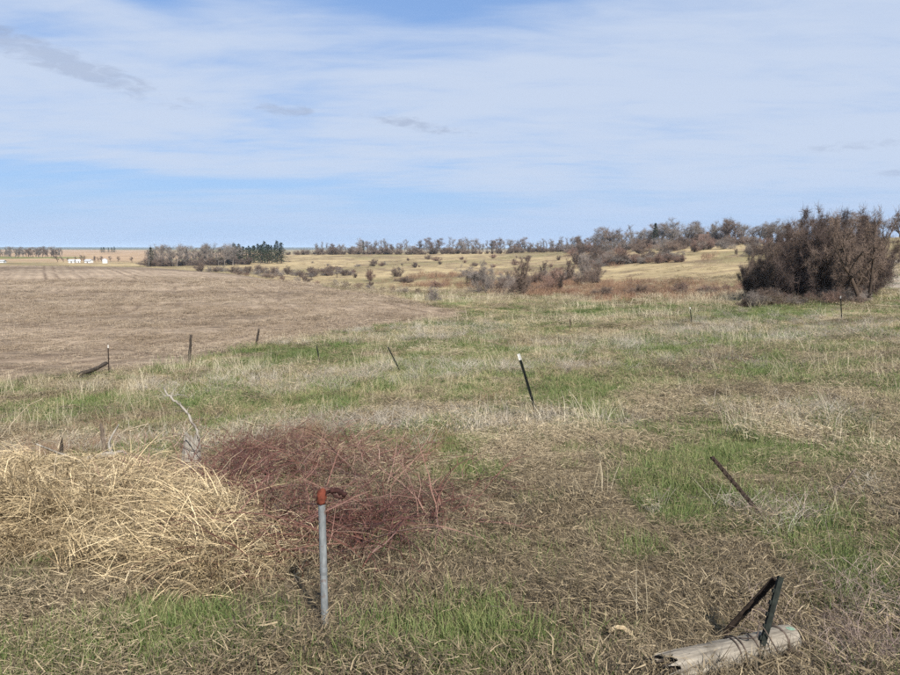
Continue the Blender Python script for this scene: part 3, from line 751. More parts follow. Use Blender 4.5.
    xy, s = keep(xy, s, .35 + .65 * sstep(rown, .38, .6))
    scatter('crop_stubble', 'stubble', onto(xy), s, 'short cut stubble and chopped residue on the tan field', 'stubble', 9)
    # red-brown brush of the draw
    xy, s = wedge(rng, [(50, 170, .5, 1.0)], 40)
    d = sdist(xy[:, 0], xy[:, 1], brush_poly) + 14 * (fbm(xy[:, 0], xy[:, 1], 12, 3, 97) - .5)
    xy, s = keep(xy, s, sstep(d, -1, 4) * .8)
    dr_poly = np.array([at_range(px, r)[:2] for px, r in [(365, 150), (420, 112), (470, 96), (530, 92), (560, 130), (520, 190), (440, 230), (380, 210)]])
    x3, s3 = wedge(rng, [(85, 240, .09, 1.1)], 20)
    x3, s3 = keep(x3, s3, sstep(sdist(x3[:, 0], x3[:, 1], dr_poly), 0, 8) * sstep(fbm(x3[:, 0], x3[:, 1], 16, 3, 99), .45, .6))
    xy, s = np.vstack([xy, x3]), np.concatenate([s, s3])
    up_poly = np.array([at_range(px, r)[:2] for px, r in [(560, 190), (600, 175), (690, 160), (790, 150), (800, 280), (700, 300), (590, 380), (555, 420)]])
    x2, s2 = wedge(rng, [(140, 430, .035, 2.2)], 36)
    d2 = sdist(x2[:, 0], x2[:, 1], up_poly)
    x2, s2 = keep(x2, s2, sstep(d2, 0, 12) * sstep(fbm(x2[:, 0], x2[:, 1], 28, 3, 98), .46, .62))
    xy, s = np.vstack([xy, x2]), np.concatenate([s, s2])
    scatter('low_brush', 'brush', onto(xy), s * np.clip(np.hypot(xy[:, 0], xy[:, 1]) / 90, .8, 1.5), 'low reddish-brown brush filling the draw below the hill', 'brush', 10)
grow_grass()

# ================================================================== trees and shrubs
def skeleton(rng, stems, height, r0, spread, levels, kids, fuzz=0, flen=.05, lean=(0, 12), shrink=.55, up=.25, wig=.22, first=.3, segs=5, klen=(.5, .9)):
    """branching limbs -> list of (p0, p1, r0, r1, level)"""
    out = []
    def limb(p, d, L, r, lev):
        n = max(2, segs - lev)
        pts, d = [p], d / np.linalg.norm(d)
        for s in range(n):
            d = d + rng.normal(0, wig, 3) * (.6 if lev == 0 else 1.0) + np.array([0, 0, up * (.3 if lev == 0 else .5)])
            d /= np.linalg.norm(d)
            q = pts[-1] + d * L / n
            ra, rb = r * (1 - .72 * s / n), r * (1 - .72 * (s + 1) / n)
            out.append((pts[-1], q, ra, rb, lev)); pts.append(q)
        if lev < levels:
            k = kids[lev]
            for i in range(k):
                t = first + (1 - first) * (i + rng.uniform(.2, .9)) / k if lev == 0 else rng.uniform(.2, 1.0)
                j = min(n - 1, int(t * n)); f = t * n - j
                b = pts[j] * (1 - f) + pts[min(j + 1, n)] * f
                dd = pts[min(j + 1, n)] - pts[j]; dd = dd / (np.linalg.norm(dd) + 1e-9)
                a = rng.uniform(0, 6.283); side = np.array([math.cos(a), math.sin(a), rng.uniform(-.1, .5)])
                nd = dd * rng.uniform(.35, .8) + side * spread
                limb(b, nd, L * shrink * rng.uniform(*klen) * (1.25 - .5 * t if lev == 0 else 1), r * (1 - .7 * t) * .62, lev + 1)
    for s in range(stems):
        a, l = rng.uniform(0, 6.283), R(rng.uniform(*lean))
        base = np.array([math.cos(a), math.sin(a), 0]) * (0 if stems == 1 else rng.uniform(0, .12) * height)
        base[2] = -.04 * height * (1 if stems == 1 else .5)
        limb(base, np.array([math.sin(l) * math.cos(a), math.sin(l) * math.sin(a), math.cos(l)]), height * rng.uniform(.72, 1.0) * (1 if stems == 1 else .8), r0 * (1 if stems == 1 else rng.uniform(.5, 1)), 0)
    ends = [s for s in out if s[4] == levels]
    for s in ends:
        for _ in range(fuzz):
            d = rng.normal(0, 1, 3); d[2] = d[2] * .8 + .35; d /= np.linalg.norm(d)
            p = s[0] + (s[1] - s[0]) * rng.uniform()
            L = height * flen * rng.uniform(.5, 1.3)
            m = p + d * L * .5; d2 = d + rng.normal(0, .35, 3)
            out.append((p, m, s[3] * .8, s[3] * .6, levels + 1)); out.append((m, m + d2 * L * .5, s[3] * .6, s[3] * .35, levels + 1))
    out = [s if min(s[0][2], s[1][2]) > 0 or s[4] == 0 else (np.array([*s[0][:2], abs(s[0][2])]), np.array([*s[1][:2], abs(s[1][2])]), *s[2:]) for s in out]
    return out
def tree_meshes(name, rng, bark, twig, split=1, minr=.0, **kw):
    """limbs up to a level make the trunk mesh, finer ones the bare crown; normalised to height 1"""
    sk = skeleton(rng, **kw)
    top = max(max(s[0][2], s[1][2]) for s in sk)
    res = []
    for sel, mat, sides in ((lambda l: l < split, bark, 6), (lambda l: l >= split, twig, 3)):
        q = [s for s in sk if sel(s[4])]
        V, Fc = tubes([s[0] / top for s in q], [s[1] / top for s in q], [max(s[2], minr) / top for s in q], [max(s[3], minr * .7) / top for s in q], sides)
        res.append(mesh_of(name, V, Fc, M[mat], smooth=sides > 3))
    w = max(np.abs(np.array([s[1][:2] for s in sk])).max() / top, .05)
    return res[0], res[1], w                      # w = half width at height 1
def conifer_meshes(rng, n=46, width=.24, mat='needle', bare=.08):
    P0, P1, R0, R1 = [[0, 0, -.04]], [[0, 0, .97]], [.022], [.004]
    V, Fc = tubes(P0, P1, R0, R1, 6)
    trunk = mesh_of('trunk', V, Fc, M['bark_brown'], True)
    parts = []
    for i in range(n):
        t = bare + (1 - bare) * (i + rng.uniform()) / n
        L = width * (1.05 - t) ** .8 * rng.uniform(.75, 1.2)
        a = i * 2.4 + rng.uniform(-.4, .4)
        m = 26
        s = rng.uniform(.1, 1, m)
        c = np.stack([np.cos(a) * L * s, np.sin(a) * L * s, t - .10 * s * L + rng.normal(0, .008, m)], -1)
        v, f, b, tt = blades(rng, m, .0, (.035, .075), (.012, .024), (30, 100), (50, 130), 1, wob=.2)
        k = len(v) // m
        v = v + np.repeat(c, k, 0)
        parts.append((v, f, b, tt))
    v, f, b, t = join(parts)
    return trunk, mesh_of('crown', v, f, M[mat], attrs={'bc': b, 'tt': t}), width
rt = np.random.default_rng(23)
SPEC = {}
oak = dict(stems=1, height=7, r0=.24, spread=1.0, levels=3, kids=(11, 7, 6), shrink=.62, up=.10, first=.22, lean=(0, 5), fuzz=1, flen=.10)
tall = dict(stems=1, height=12, r0=.2, spread=.7, levels=2, kids=(22, 9), shrink=.32, up=.22, first=.2, lean=(0, 4), fuzz=1, flen=.07)
SPEC['bare'] = [tree_meshes('bare_tree', rt, 'bark_grey', 'twig_grey', 2, .011, **oak) for _ in range(3)]
SPEC['brown'] = [tree_meshes('bare_tree', rt, 'bark_brown', 'twig_brown', 2, .012, **oak) for _ in range(2)]
SPEC['tall'] = [tree_meshes('tall_tree', rt, 'bark_grey', 'twig_grey', 1, .015, **tall) for _ in range(3)]
SPEC['slim'] = [tree_meshes('slim_tree', rt, 'bark_brown', 'twig_brown', 1, .010, stems=7, height=5, r0=.05, spread=.6, levels=2, kids=(13, 6), shrink=.30, up=.25, lean=(2, 16), first=.08, fuzz=2, flen=.06) for _ in range(3)]
bushkw = dict(height=3, r0=.04, spread=1.0, levels=2, kids=(9, 6), shrink=.5, up=.02, first=.05, lean=(8, 72), fuzz=2, flen=.12)
SPEC['bush'] = [tree_meshes('bush', rt, 'bark_brown', 'twig_brown', 1, .006, stems=15, **bushkw) for _ in range(3)]
SPEC['redbush'] = [tree_meshes('bush', rt, 'bark_brown', 'twig_red', 1, .006, stems=15, **bushkw) for _ in range(2)]
SPEC['greybush'] = [tree_meshes('bush', rt, 'bark_grey', 'twig_grey', 1, .006, stems=11, **bushkw) for _ in range(2)]
bigkw = dict(stems=17, height=6.0, r0=.08, spread=1.1, levels=3, kids=(10, 6, 4), shrink=.46, up=.0, first=.04, lean=(4, 66), fuzz=3, flen=.08)
SPEC['thicket'] = [tree_meshes('thicket', rt, 'bark_dark', 'twig_dark', 1, .0075, **bigkw) for _ in range(2)] + [tree_meshes('thicket', rt, 'bark_dark', 'twig_brown', 1, .0075, **bigkw)]
SPEC['limbed'] = [tree_meshes('limbed_tree', np.random.default_rng(8), 'bark_dark', 'twig_brown', 3, .008, stems=4, height=6.5, r0=.24, spread=.95, levels=3, kids=(7, 6, 5), shrink=.55, up=.06, first=.25, lean=(24, 55), wig=.24, fuzz=2, flen=.06)]
SPEC['conifer'] = [conifer_meshes(rt) for _ in range(2)]
SPEC['pine'] = [conifer_meshes(rt, 54, .42, bare=.12) for _ in range(2)]
SPEC['juniper'] = [conifer_meshes(rt, 40, .42, 'juniper', .02)]

def plant(kind, p, h, label, cat, name, group=None, w=None, sink=0.0):
    """one tree or shrub: trunk and crown share their meshes with others of the kind"""
    v = SPEC[kind][int(rt.integers(len(SPEC[kind])))]
    o = thing(name, label, cat, (p[0], p[1], p[2] - sink), rt.uniform(0, 6.283), group)
    wz = rt.uniform(.9, 1.15) if w is None else (w / 2) / (v[2] * h)
    if w is not None: wz = min(max(wz, .45), 2.2)
    e = rt.uniform(.8, 1.25) if name.endswith('tree') else rt.uniform(.65, 1.5)
    if w is not None: e = 1
    o.scale = (h * wz * e, h * wz / e, h)
    obj('trunk' if name.endswith('tree') else 'stems', v[0], o)
    obj('crown' if name.endswith('tree') else 'twigs', v[1], o)
    return o
def row(kinds, px0, px1, step, rng_, hpx_, label, name, group, jitter=.4, cat='tree'):
    """trees along a stretch of skyline; range and height are interpolated between the ends"""
    n = int((px1 - px0) / step)
    for i in range(n):
        t = (i + .5 + rt.uniform(-jitter, jitter)) / n
        px = px0 + (px1 - px0) * t
        r = rng_[0] + (rng_[1] - rng_[0]) * t + rt.uniform(-1, 1) * rng_[2]
        p = at_range(px, r)
        h = rt.uniform(*hpx_) * scale_at(p)
        plant(kinds[int(rt.integers(len(kinds)))], p, h, label, cat, name, group, sink=.02 * h)

def build_trees():
    row(['bare', 'tall', 'brown', 'bare'], 316, 470, 3.2, (505, 500, 14), (7, 17), 'bare tree in the sparse line along the far pasture crest', 'bare_tree', 'trees along the far pasture crest')
    row(['bare', 'brown', 'tall'], 472, 590, 3.2, (500, 400, 12), (9, 17), 'bare tree in the denser line where the crest meets the hill', 'bare_tree', 'trees where the far crest meets the hill')
    row(['bush'], 318, 600, 5.0, (500, 390, 6), (4, 9), 'low dark bush in the hedge under the crest trees', 'hedge_bush', 'hedge bushes under the crest trees', cat='bush')
    row(['bare', 'brown', 'bare', 'tall'], 590, 700, 3.2, (385, 300, 14), (15, 26), 'bare tree on the wooded hilltop between the conifer and the house', 'bare_tree', 'trees on the wooded hilltop')
    row(['bare', 'brown', 'bare'], 700, 790, 4.2, (300, 270, 12), (18, 28), 'bare tree on the hilltop behind the great thicket', 'bare_tree', 'trees behind the thicket')
    row(['bare', 'brown'], 790, 990, 9, (285, 290, 10), (20, 30), 'bare tree on the hilltop above the gravel track', 'bare_tree', 'trees above the gravel track')
    row(['bush', 'greybush', 'redbush'], 565, 770, 5.0, (360, 250, 14), (6, 12), 'brown bush at the foot of the hilltop trees', 'hill_bush', 'bushes below the hilltop trees', cat='bush')
    row(['tall', 'bare', 'tall'], 150, 243, 2.6, (385, 385, 22), (17, 25), 'bare tree in the woodlot beyond the tan field', 'woodlot_tree', 'bare trees of the woodlot')
    row(['bush'], 150, 250, 4.5, (370, 372, 5), (7, 11), 'bush on the near edge of the woodlot beyond the field', 'woodlot_bush', 'bushes along the woodlot edge', cat='bush')
    row(['pine'], 232, 284, 2.3, (392, 398, 16), (15, 22), 'dark pine at the right end of the woodlot', 'pine_tree', 'pines of the woodlot')
    row(['bush', 'bare'], 280, 318, 5, (520, 510, 10), (4, 8), 'small bare tree between the woodlot pines and the crest line', 'bare_tree', 'small trees past the pines')
    row(['tall', 'brown', 'bare'], -60, 66, 1.9, (690, 690, 30), (8, 12), 'bare tree in the distant grove beyond the farmstead', 'grove_tree', 'trees of the distant grove')
    row(['pine'], 102, 119, 3.0, (1050, 1050, 20), (5, 6.5), 'dark conifer in the small far clump on the open fields', 'conifer_tree', 'far dark conifer clump')
    plant('conifer', at_range(153, 372), 19 * scale_at(at_range(153, 372)), 'single dark evergreen at the left end of the woodlot', 'tree', 'conifer_tree')
    p = at_range(653, 322); plant('conifer', p, 24 * scale_at(p), 'dark green pointed spruce standing alone among bare hilltop trees', 'tree', 'spruce_tree')
    p = at_range(667, 316); plant('bare', p, 31 * scale_at(p), 'tallest spreading bare tree just past the dark spruce', 'tree', 'bare_tree')
    p = at_range(727, 285); plant('brown', p, 30 * scale_at(p), 'dense rounded bare tree beyond the brown house', 'tree', 'bare_tree')
    p = at_range(364, 505); plant('conifer', p, 13 * scale_at(p), 'thin dark evergreen in the crest line', 'tree', 'conifer_tree')
    for px in (60, 66, 70, 79, 83, 86, 97, 101, 104, 113, 120, 134): 
        p = at_range(px, 475 + rt.uniform(-10, 10)); plant('brown', p, rt.uniform(5, 8) * scale_at(p), 'small bare tree beside the white farm sheds', 'tree', 'farm_tree', 'trees among the farm sheds')
    # shrubs in the draw and on the slopes: (px, base row, height px, width px, kind, label)
    S = [(328, 276, 13, 12, 'bush', 'small brown shrub on the pasture past the field edge'),
         (370, 281, 16, 15, 'redbush', 'reddish-brown rounded shrub just past the field crest'), (370, 287, 8, 12, 'bush', 'low dark shrub in front of the reddish one past the crest'),
         (398, 277, 13, 18, 'bush', 'loose brown shrub uphill of the long low thicket'), (405, 283, 8, 30, 'bush', 'long low dark thicket on the pasture slope'),
         (435, 288, 10, 24, 'redbush', 'low purple-brown shrub left of the round juniper'), (432, 302, 18, 20, 'greybush', 'pinkish-grey loose shrub at the end of the tan field'),
         (485, 293, 36, 30, 'greybush', 'tall grey bare shrub right of the round juniper'), (520, 297, 43, 24, 'slim', 'tallest upright brown shrub standing in the draw'),
         (543, 283, 24, 14, 'slim', 'thin upright shrub behind the tallest one in the draw'), (570, 283, 26, 18, 'slim', 'brown upright shrub on the brushy slope'),
         (584, 281, 30, 20, 'greybush', 'grey upright shrub on the brushy slope'), (505, 291, 15, 22, 'bush', 'mid-size brown shrub between the grey and the tallest one'),
         (550, 292, 16, 26, 'redbush', 'spreading reddish shrub at the head of the brush'), (596, 278, 16, 22, 'bush', 'brown shrub above the brushy slope')]
    for px, py, h, w, k, lab in S:
        p = G(px, py); s = scale_at(p); plant(k, p, h * s, lab, 'shrub', 'shrub', w=w * s)
    for px, py, h in ((467, 288, 12), (436, 279, 6), (337, 278, 5)):
        p = G(px, py); s = scale_at(p)
        plant('juniper', p, h * s, {467: 'round dark brown juniper in the draw', 436: 'tiny dark round juniper uphill of the purple shrub', 337: 'tiny dark juniper by the small pasture shrub'}[px], 'shrub', 'juniper_bush', w=h * .8 * s)
    for i in range(24):
        p = G(rt.uniform(400, 560), rt.uniform(257, 268)); s = scale_at(p)
        plant(['bush', 'redbush'][i % 2], p, rt.uniform(2, 6) * s, 'small brown shrub dotted on the yellow pasture below the crest trees', 'shrub', 'pasture_shrub', 'shrubs dotted on the far pasture')
    for i in range(22):
        px = 205 + i * 7 + rt.uniform(-3, 3)
        p = at_range(px, 235 + rt.uniform(-14, 14)); s = scale_at(p)
        plant(['bush', 'greybush'][i % 2], p, rt.uniform(6, 11) * s, 'brown shrub in the row just past the tan field crest', 'shrub', 'row_shrub', 'shrubs past the field crest')
    for i in range(18):
        t = i / 17; px = 236 + 205 * t + rt.uniform(-4, 4)
        p = at_range(px, (188 * (1 - t) + 64 * t) * rt.uniform(1.03, 1.12)); s = scale_at(p)
        plant(['bush', 'redbush', 'greybush'][i % 3], p, rt.uniform(4, 9) * s, 'weedy little shrub right along the curved far edge of the tan field', 'shrub', 'edge_shrub', 'shrubs along the curved field edge')
    for i in range(26):
        px = 590 + i * 3.6 + rt.uniform(-2, 2)
        p = at_range(px, 205 - .25 * (px - 590) + rt.uniform(-7, 7)); s = scale_at(p)
        plant(['bush', 'redbush', 'greybush'][i % 3], p, rt.uniform(7, 13) * s, 'purple-brown shrub in the band above the grassy hill slope', 'shrub', 'slope_shrub', 'shrub band above the grassy slope')
    for i in range(16):
        p = at_range(rt.uniform(585, 760), rt.uniform(66, 86)); s = scale_at(p)
        plant(['redbush', 'bush'][i % 2], p, rt.uniform(8, 15) * s, 'low reddish shrub in the brush at the foot of the grassy hill', 'shrub', 'brush_shrub', 'shrubs in the reddish brush')
    for i in range(70):
        px = rt.uniform(572, 775); t = rt.uniform(0, 1)
        p = at_range(px, (1 - t) * (215 - .2 * (px - 572)) + t * (345 - .33 * (px - 572))); s = scale_at(p)
        plant(['bush', 'greybush', 'redbush', 'bush', 'slim'][i % 5], p, rt.uniform(6, 15) * s, 'bare shrub scattered on the upper hillside below the trees', 'shrub', 'hillside_shrub', 'shrubs scattered on the upper hillside')
    for i in range(20):
        p = G(rt.uniform(300, 400), rt.uniform(263, 279)); s = scale_at(p)
        plant(['bush', 'greybush', 'redbush'][i % 3], p, rt.uniform(2.5, 6.5) * s, 'little brown shrub on the pasture straight behind the field tip', 'shrub', 'pasture_shrub', 'shrubs on the pasture behind the field tip')
    for i in range(26):
        p = at_range(rt.uniform(470, 600), rt.uniform(92, 150)); s = scale_at(p)
        plant(['slim', 'greybush', 'bush', 'redbush'][i % 4], p, rt.uniform(8, 22) * s, 'bare shrub in the brushy bottom of the draw', 'shrub', 'draw_shrub', 'shrubs in the brushy draw')
    # the great thicket
    D = 'dense dark bare shrub in the great thicket by the gravel track'
    T = [(757, 57, 58, 46, 'outermost thicket shrub facing the grassy hill'), (772, 54, 66, 60, 'second thicket shrub in from the grassy hill')]
    T += [(px, r, h, 78, None) for px, r, h in [(788, 55, 86), (806, 52, 93), (824, 53, 88), (842, 51, 86), (858, 53, 84), (800, 58, 96), (820, 60, 95), (840, 58, 92), (862, 60, 90), (780, 60, 76)]]
    T = [(px, r, h, w, 'thicket', lab) for px, r, h, w, lab in T]
    for px, r, h, w, k, lab in T:
        p = at_range(px, r); s = scale_at(p)
        plant(k, p, h * s, lab or 'dense dark bare shrub in the great thicket by the gravel track', 'shrub', 'thicket_shrub', None if lab else 'shrubs of the great thicket', w=w * s)
    p = at_range(868, 48); s = scale_at(p); o = plant('limbed', p, 98 * s, 'dark crooked tree with heavy spreading limbs at the thicket edge', 'tree', 'crooked_tree', w=76 * s); o.rotation_euler.z = 1.0
    for i in range(22):
        p = at_range(748 + i * 5.6 + rt.uniform(-2, 2), 47.5 + rt.uniform(-1.5, 2.5)); s = scale_at(p)
        plant(['bush', 'greybush', 'bush', 'redbush'][i % 4], p, rt.uniform(10, 22) * s, 'low bare shrub fringing the foot of the great thicket', 'shrub', 'fringe_shrub', 'shrubs fringing the thicket')
build_trees()

# ================================================================== farm buildings
def gabled(name, label, cat, p, L, W, h, rh, rz, wall, roof, doors=(), windows=(), chimney=False, group=None):
    o = thing(name, label, cat, (p[0], p[1], p[2] - .1), rz, group)
    x, y = L / 2, W / 2
    V = [(-x, -y, 0), (x, -y, 0), (x, y, 0), (-x, y, 0), (-x, -y, h), (x, -y, h), (x, y, h), (-x, y, h), (-x, 0, h + rh), (x, 0, h + rh)]
    obj('wall', mesh_of('wall', V, [[0, 1, 5, 4], [1, 2, 6, 9, 5], [2, 3, 7, 6], [3, 0, 4, 8, 7]], M[wall]), o)
    e, ex, th = .35, .3, .12
    k = rh / y
    V = []
    for sgn in (-1, 1):
        for xx in (-x - ex, x + ex):
            for yy, zz in ((0, h + rh + .02), (sgn * (y + e), h - e * k + .02)):
                V += [(xx, yy, zz), (xx, yy, zz + th)]
    Fc = []
    for b in (0, 8):
        Fc += [[b + 1, b + 3, b + 7, b + 5], [b, b + 4, b + 6, b + 2], [b + 2, b + 6, b + 7, b + 3], [b, b + 2, b + 3, b + 1], [b + 4, b + 5, b + 7, b + 6]]
    rf = obj('roof', mesh_of('roof', V, Fc, M[roof]), o)
    def boxm(nm, c, d, mat, par):
        cx, cy, cz = c; dx, dy, dz = d[0] / 2, d[1] / 2, d[2] / 2
        V = [(cx + a * dx, cy + b * dy, cz + cc * dz) for a in (-1, 1) for b in (-1, 1) for cc in (-1, 1)]
        return obj(nm, mesh_of(nm, V, [[0, 1, 3, 2], [4, 6, 7, 5], [0, 4, 5, 1], [2, 3, 7, 6], [0, 2, 6, 4], [1, 5, 7, 3]], M[mat]), par)
    for dx, w, hh in doors: boxm('door', (dx, -y - .02, hh / 2 + .02), (w, .06, hh), 'dark_door', o)
    for dx, z, w, hh in windows:
        f = boxm('window', (dx, -y - .02, z), (w, .06, hh), 'white_wall', o); boxm('pane', (dx, -y - .06, z), (w * .8, .03, hh * .8), 'dark_door', f)
    if chimney: boxm('chimney', (x * .4, y * .3, h + rh + .3), (.7, .7, 1.4), 'brown_wall', rf)
    return o
def build_farm():
    for px, r, L, W, h, rh, rz, lab in [(3, 458, 6.5, 4, 1.3, .8, .1, 'long low white shed apart from the other farm sheds'),
                                        (74, 458, 4, 3.4, 1.7, 1.0, .3, 'white gabled shed beside the dark farm trees'),
                                        (91, 458, 5, 3.6, 1.8, 1.1, -.2, 'middle white shed of the distant farmstead')]:
        p = at_range(px, r); gabled('farm_shed', lab, 'shed', p, L, W, h, rh, rz, 'white_wall', 'grey_roof', doors=[(0, .9, 1.1)]).scale = (.75, .75, .75)
    p = at_range(80, 462); gabled('farm_shed', 'small white outbuilding behind the farm sheds', 'shed', p, 3, 3, 1.8, .9, .8, 'white_wall', 'white_wall', doors=[(0, .7, 1.2)]).scale = (.7, .7, .7)
    # grain bin
    p = at_range(107, 450)
    o = thing('grain_bin', 'pale round grain bin at the end of the distant farmstead', 'bin', p); o.scale = (.55, .55, .6)
    n = 20; V, Fc = [], []
    for z in np.linspace(-.1, 3.2, 9):
        for rr, dz in ((2.7, 0), (2.64, .2)):
            V += [(rr * math.cos(a * 2 * math.pi / n), rr * math.sin(a * 2 * math.pi / n), z + dz) for a in range(n)]
    for k in range(len(V) // n - 1): Fc += [[k * n + a, k * n + (a + 1) % n, (k + 1) * n + (a + 1) % n, (k + 1) * n + a] for a in range(n)]
    obj('wall', mesh_of('wall', V, Fc, M['white_wall'], True), o)
    V = [(2.8 * math.cos(a * 2 * math.pi / n), 2.8 * math.sin(a * 2 * math.pi / n), 3.38) for a in range(n)] + [(.3 * math.cos(a * 2 * math.pi / n), .3 * math.sin(a * 2 * math.pi / n), 4.5) for a in range(n)]
    obj('roof', mesh_of('roof', V, [[a, (a + 1) % n, n + (a + 1) % n, n + a] for a in range(n)] + [list(range(n, 2 * n))], M['grey_roof'], False), o)
    p = at_range(702, 300)
    gabled('house', 'low brown house with dark roof among the hilltop trees', 'house', p, 9.0, 7, 2.5, 2.0, .15, 'brown_wall', 'brown_roof', doors=[(-1, 1, 2.1)], windows=[(-3.4, 1.5, 1.3, 1.1), (1.4, 1.5, 1.3, 1.1), (3.6, 1.5, 1.3, 1.1)], chimney=True)
build_farm()

# ================================================================== posts, log, stump and litter
def sweep(pts, radii, sides=8, rng=None, rough=0.0, caps=True):
    """one continuous tapered tube along a polyline"""
    pts = np.asarray(pts, float); n = len(pts)
    V, Fc = [], []
    up = np.array([0, 0, 1.0])
    for i in range(n):
        d = pts[min(i + 1, n - 1)] - pts[max(i - 1, 0)]; d /= np.linalg.norm(d) + 1e-9
        a = np.cross(d, up if abs(d[2]) < .95 else np.array([1., 0, 0])); a /= np.linalg.norm(a); b = np.cross(d, a)
        for k in range(sides):
            t = 2 * math.pi * k / sides
            r = radii[i] * (1 + (rng.normal(0, rough) if rng is not None else 0))
            V.append(pts[i] + (a * math.cos(t) + b * math.sin(t)) * r)
    for i in range(n - 1):
        Fc += [[i * sides + k, (i + 1) * sides + k, (i + 1) * sides + (k + 1) % sides, i * sides + (k + 1) % sides] for k in range(sides)]
    if caps: Fc += [list(range(sides)), [(n - 1) * sides + k for k in range(sides)][::-1]]
    return np.array(V), Fc
def wood_material(name, c0, c1, c2, scale=30, stretch=.06, axis=2):
    m, t, out = new_mat(name)
    tc = t.node('ShaderNodeTexCoord')
    v = [1, 1, 1]; v[axis] = stretch
    n = t.noise(t.vmath('MULTIPLY', tc.outputs['Object'], tuple(v)), scale, 6, .7)
    n2 = t.noise(tc.outputs['Object'], 7, 4, .6)
    c0, c1, c2 = KC(c0), KC(c1), KC(c2)
    c = t.ramp(n, [(.3, c0), (.5, c1), (.72, c2)])
    c = t.mix(t.smooth(n2, .5, .75, 0, .55), c, (*[x * .55 for x in c0], 1))
    principled(t, out, c, .9, .15, bump(t, n, .8, .006))
    return m
M['old_wood'] = wood_material('weathered_wood', (.09, .078, .065), (.27, .245, .21), (.44, .41, .36))
M['log_wood'] = wood_material('log_wood', (.06, .05, .04), (.22, .195, .16), (.37, .335, .28), axis=0)
M['dark_wood'] = wood_material('dark_rotten_wood', (.018, .015, .012), (.05, .04, .032), (.12, .095, .075))
M['stick'] = wood_material('stick_bark', (.06, .045, .035), (.14, .11, .085), (.26, .21, .17), 18, .5)
M['pale_stick'] = wood_material('pale_stick', (.28, .22, .15), (.45, .37, .26), (.62, .54, .41), 18, .5)
M['bark_pale'] = wood_material('pale_bark', (.20, .15, .09), (.38, .30, .19), (.52, .43, .29), 60, .3, 0)
M['post_green'] = plain('dark_green_post_paint', (.016, .019, .016), .85, .12, 0, .5, 25)
M['post_rust'] = plain('rusted_post_steel', (.034, .025, .02), .92, .1, 0, .5, 30)
M['post_white'] = plain('white_tip_paint', (.62, .61, .57), .6, .3, 0, .2, 30)
M['galv'] = plain('galvanised_steel', (.22, .235, .245), .55, .5, .35, .25, 40)
def pipe_material():
    m, t, out = new_mat('galvanised_pipe')
    tc = t.node('ShaderNodeTexCoord')
    n = t.noise(t.vmath('MULTIPLY', tc.outputs['Object'], (1, 1, .25)), 55, 5, .7); n2 = t.noise(tc.outputs['Object'], 14, 4, .65)
    c = t.mix(t.smooth(n, .3, .7), (.11, .12, .125, 1), (.22, .235, .24, 1))
    c = t.mix(t.smooth(n2, .54, .66, 0, .75), c, (.11, .05, .028, 1))
    principled(t, out, c, .65, .4, bump(t, n, .4, .002), .2)
    return m
M['pipe'] = pipe_material()
M['rust'] = plain('red_rust', (.13, .036, .022), .9, .15, 0, .45, 45)
M['dark_rust'] = plain('dark_rust', (.035, .015, .013), .9, .15, 0, .45, 45)
M['wire'] = plain('rusty_wire', (.10, .075, .06), .7, .3, .3, .3, 60)
M['soil'] = plain('bare_soil', (.085, .06, .042), .95, .1, 0, .5, 14, .02)
M['green_paint'] = plain('faded_green_mark', (.17, .26, .20), .8, .2, 0, .4, 50)

def align(o, a, b, roll=0.0):
    """put an object's local Z along a->b, origin at a"""
    d = Vector(b) - Vector(a)
    o.location = Vector(a); o.rotation_mode = 'QUATERNION'
    o.rotation_quaternion = d.to_track_quat('Z', 'Y') @ Matrix.Rotation(roll, 4, 'Z').to_quaternion()
    return d.length
def t_post(label, a, b, mat='post_green', tip=True, roll=0.0, group=None, bury=.25, wide=1.0):
    """studded steel T-post from ground point a to top b"""
    a, b = np.array(a), np.array(b)
    o = thing('fence_post', label, 'fence post', group=group)
    L = align(o, a, b, roll)
    w, tk, st = .0155 * wide, .004 * wide, .028 * wide
    prof = [(-w, -tk), (w, -tk), (w, 0), (.003, 0), (.003, st), (-.003, st), (-.003, 0), (-w, 0)]
    def prism(z0, z1, pr):
        n = len(pr); V = [(x, y, z) for z in (z0, z1) for x, y in pr]
        return V, [[k, (k + 1) % n, n + (k + 1) % n, n + k] for k in range(n)] + [list(range(n))[::-1], list(range(n, 2 * n))]
    zt = L - .11 if tip else L
    V, Fc = prism(-bury, zt, prof)
    z = .05
    while z < zt - .03:                     # studs that hold the wire
        off = len(V); v, f = prism(z, z + .018, [(-.009, -tk - .008), (.009, -tk - .008), (.009, -tk - .0005), (-.009, -tk - .0005)])
        V += v; Fc += [[i + off for i in q] for q in f]; z += .054
    obj('post_shaft', mesh_of('post_shaft', V, Fc, M[mat]), o)
    if tip:
        V, Fc = prism(zt, L, [(x * 1.04, y * 1.04) for x, y in prof]); obj('painted_tip', mesh_of('painted_tip', V, Fc, M['post_white']), o)
    return o
def top_at(base, px, py, dy=0.0):
    """point on photo sight line (px, py) at the depth of base (+dy)"""
    d = ray(px, py); t = (base[1] + dy) / d[1]
    return np.array([d[0] * t, d[1] * t, EYE + d[2] * t])
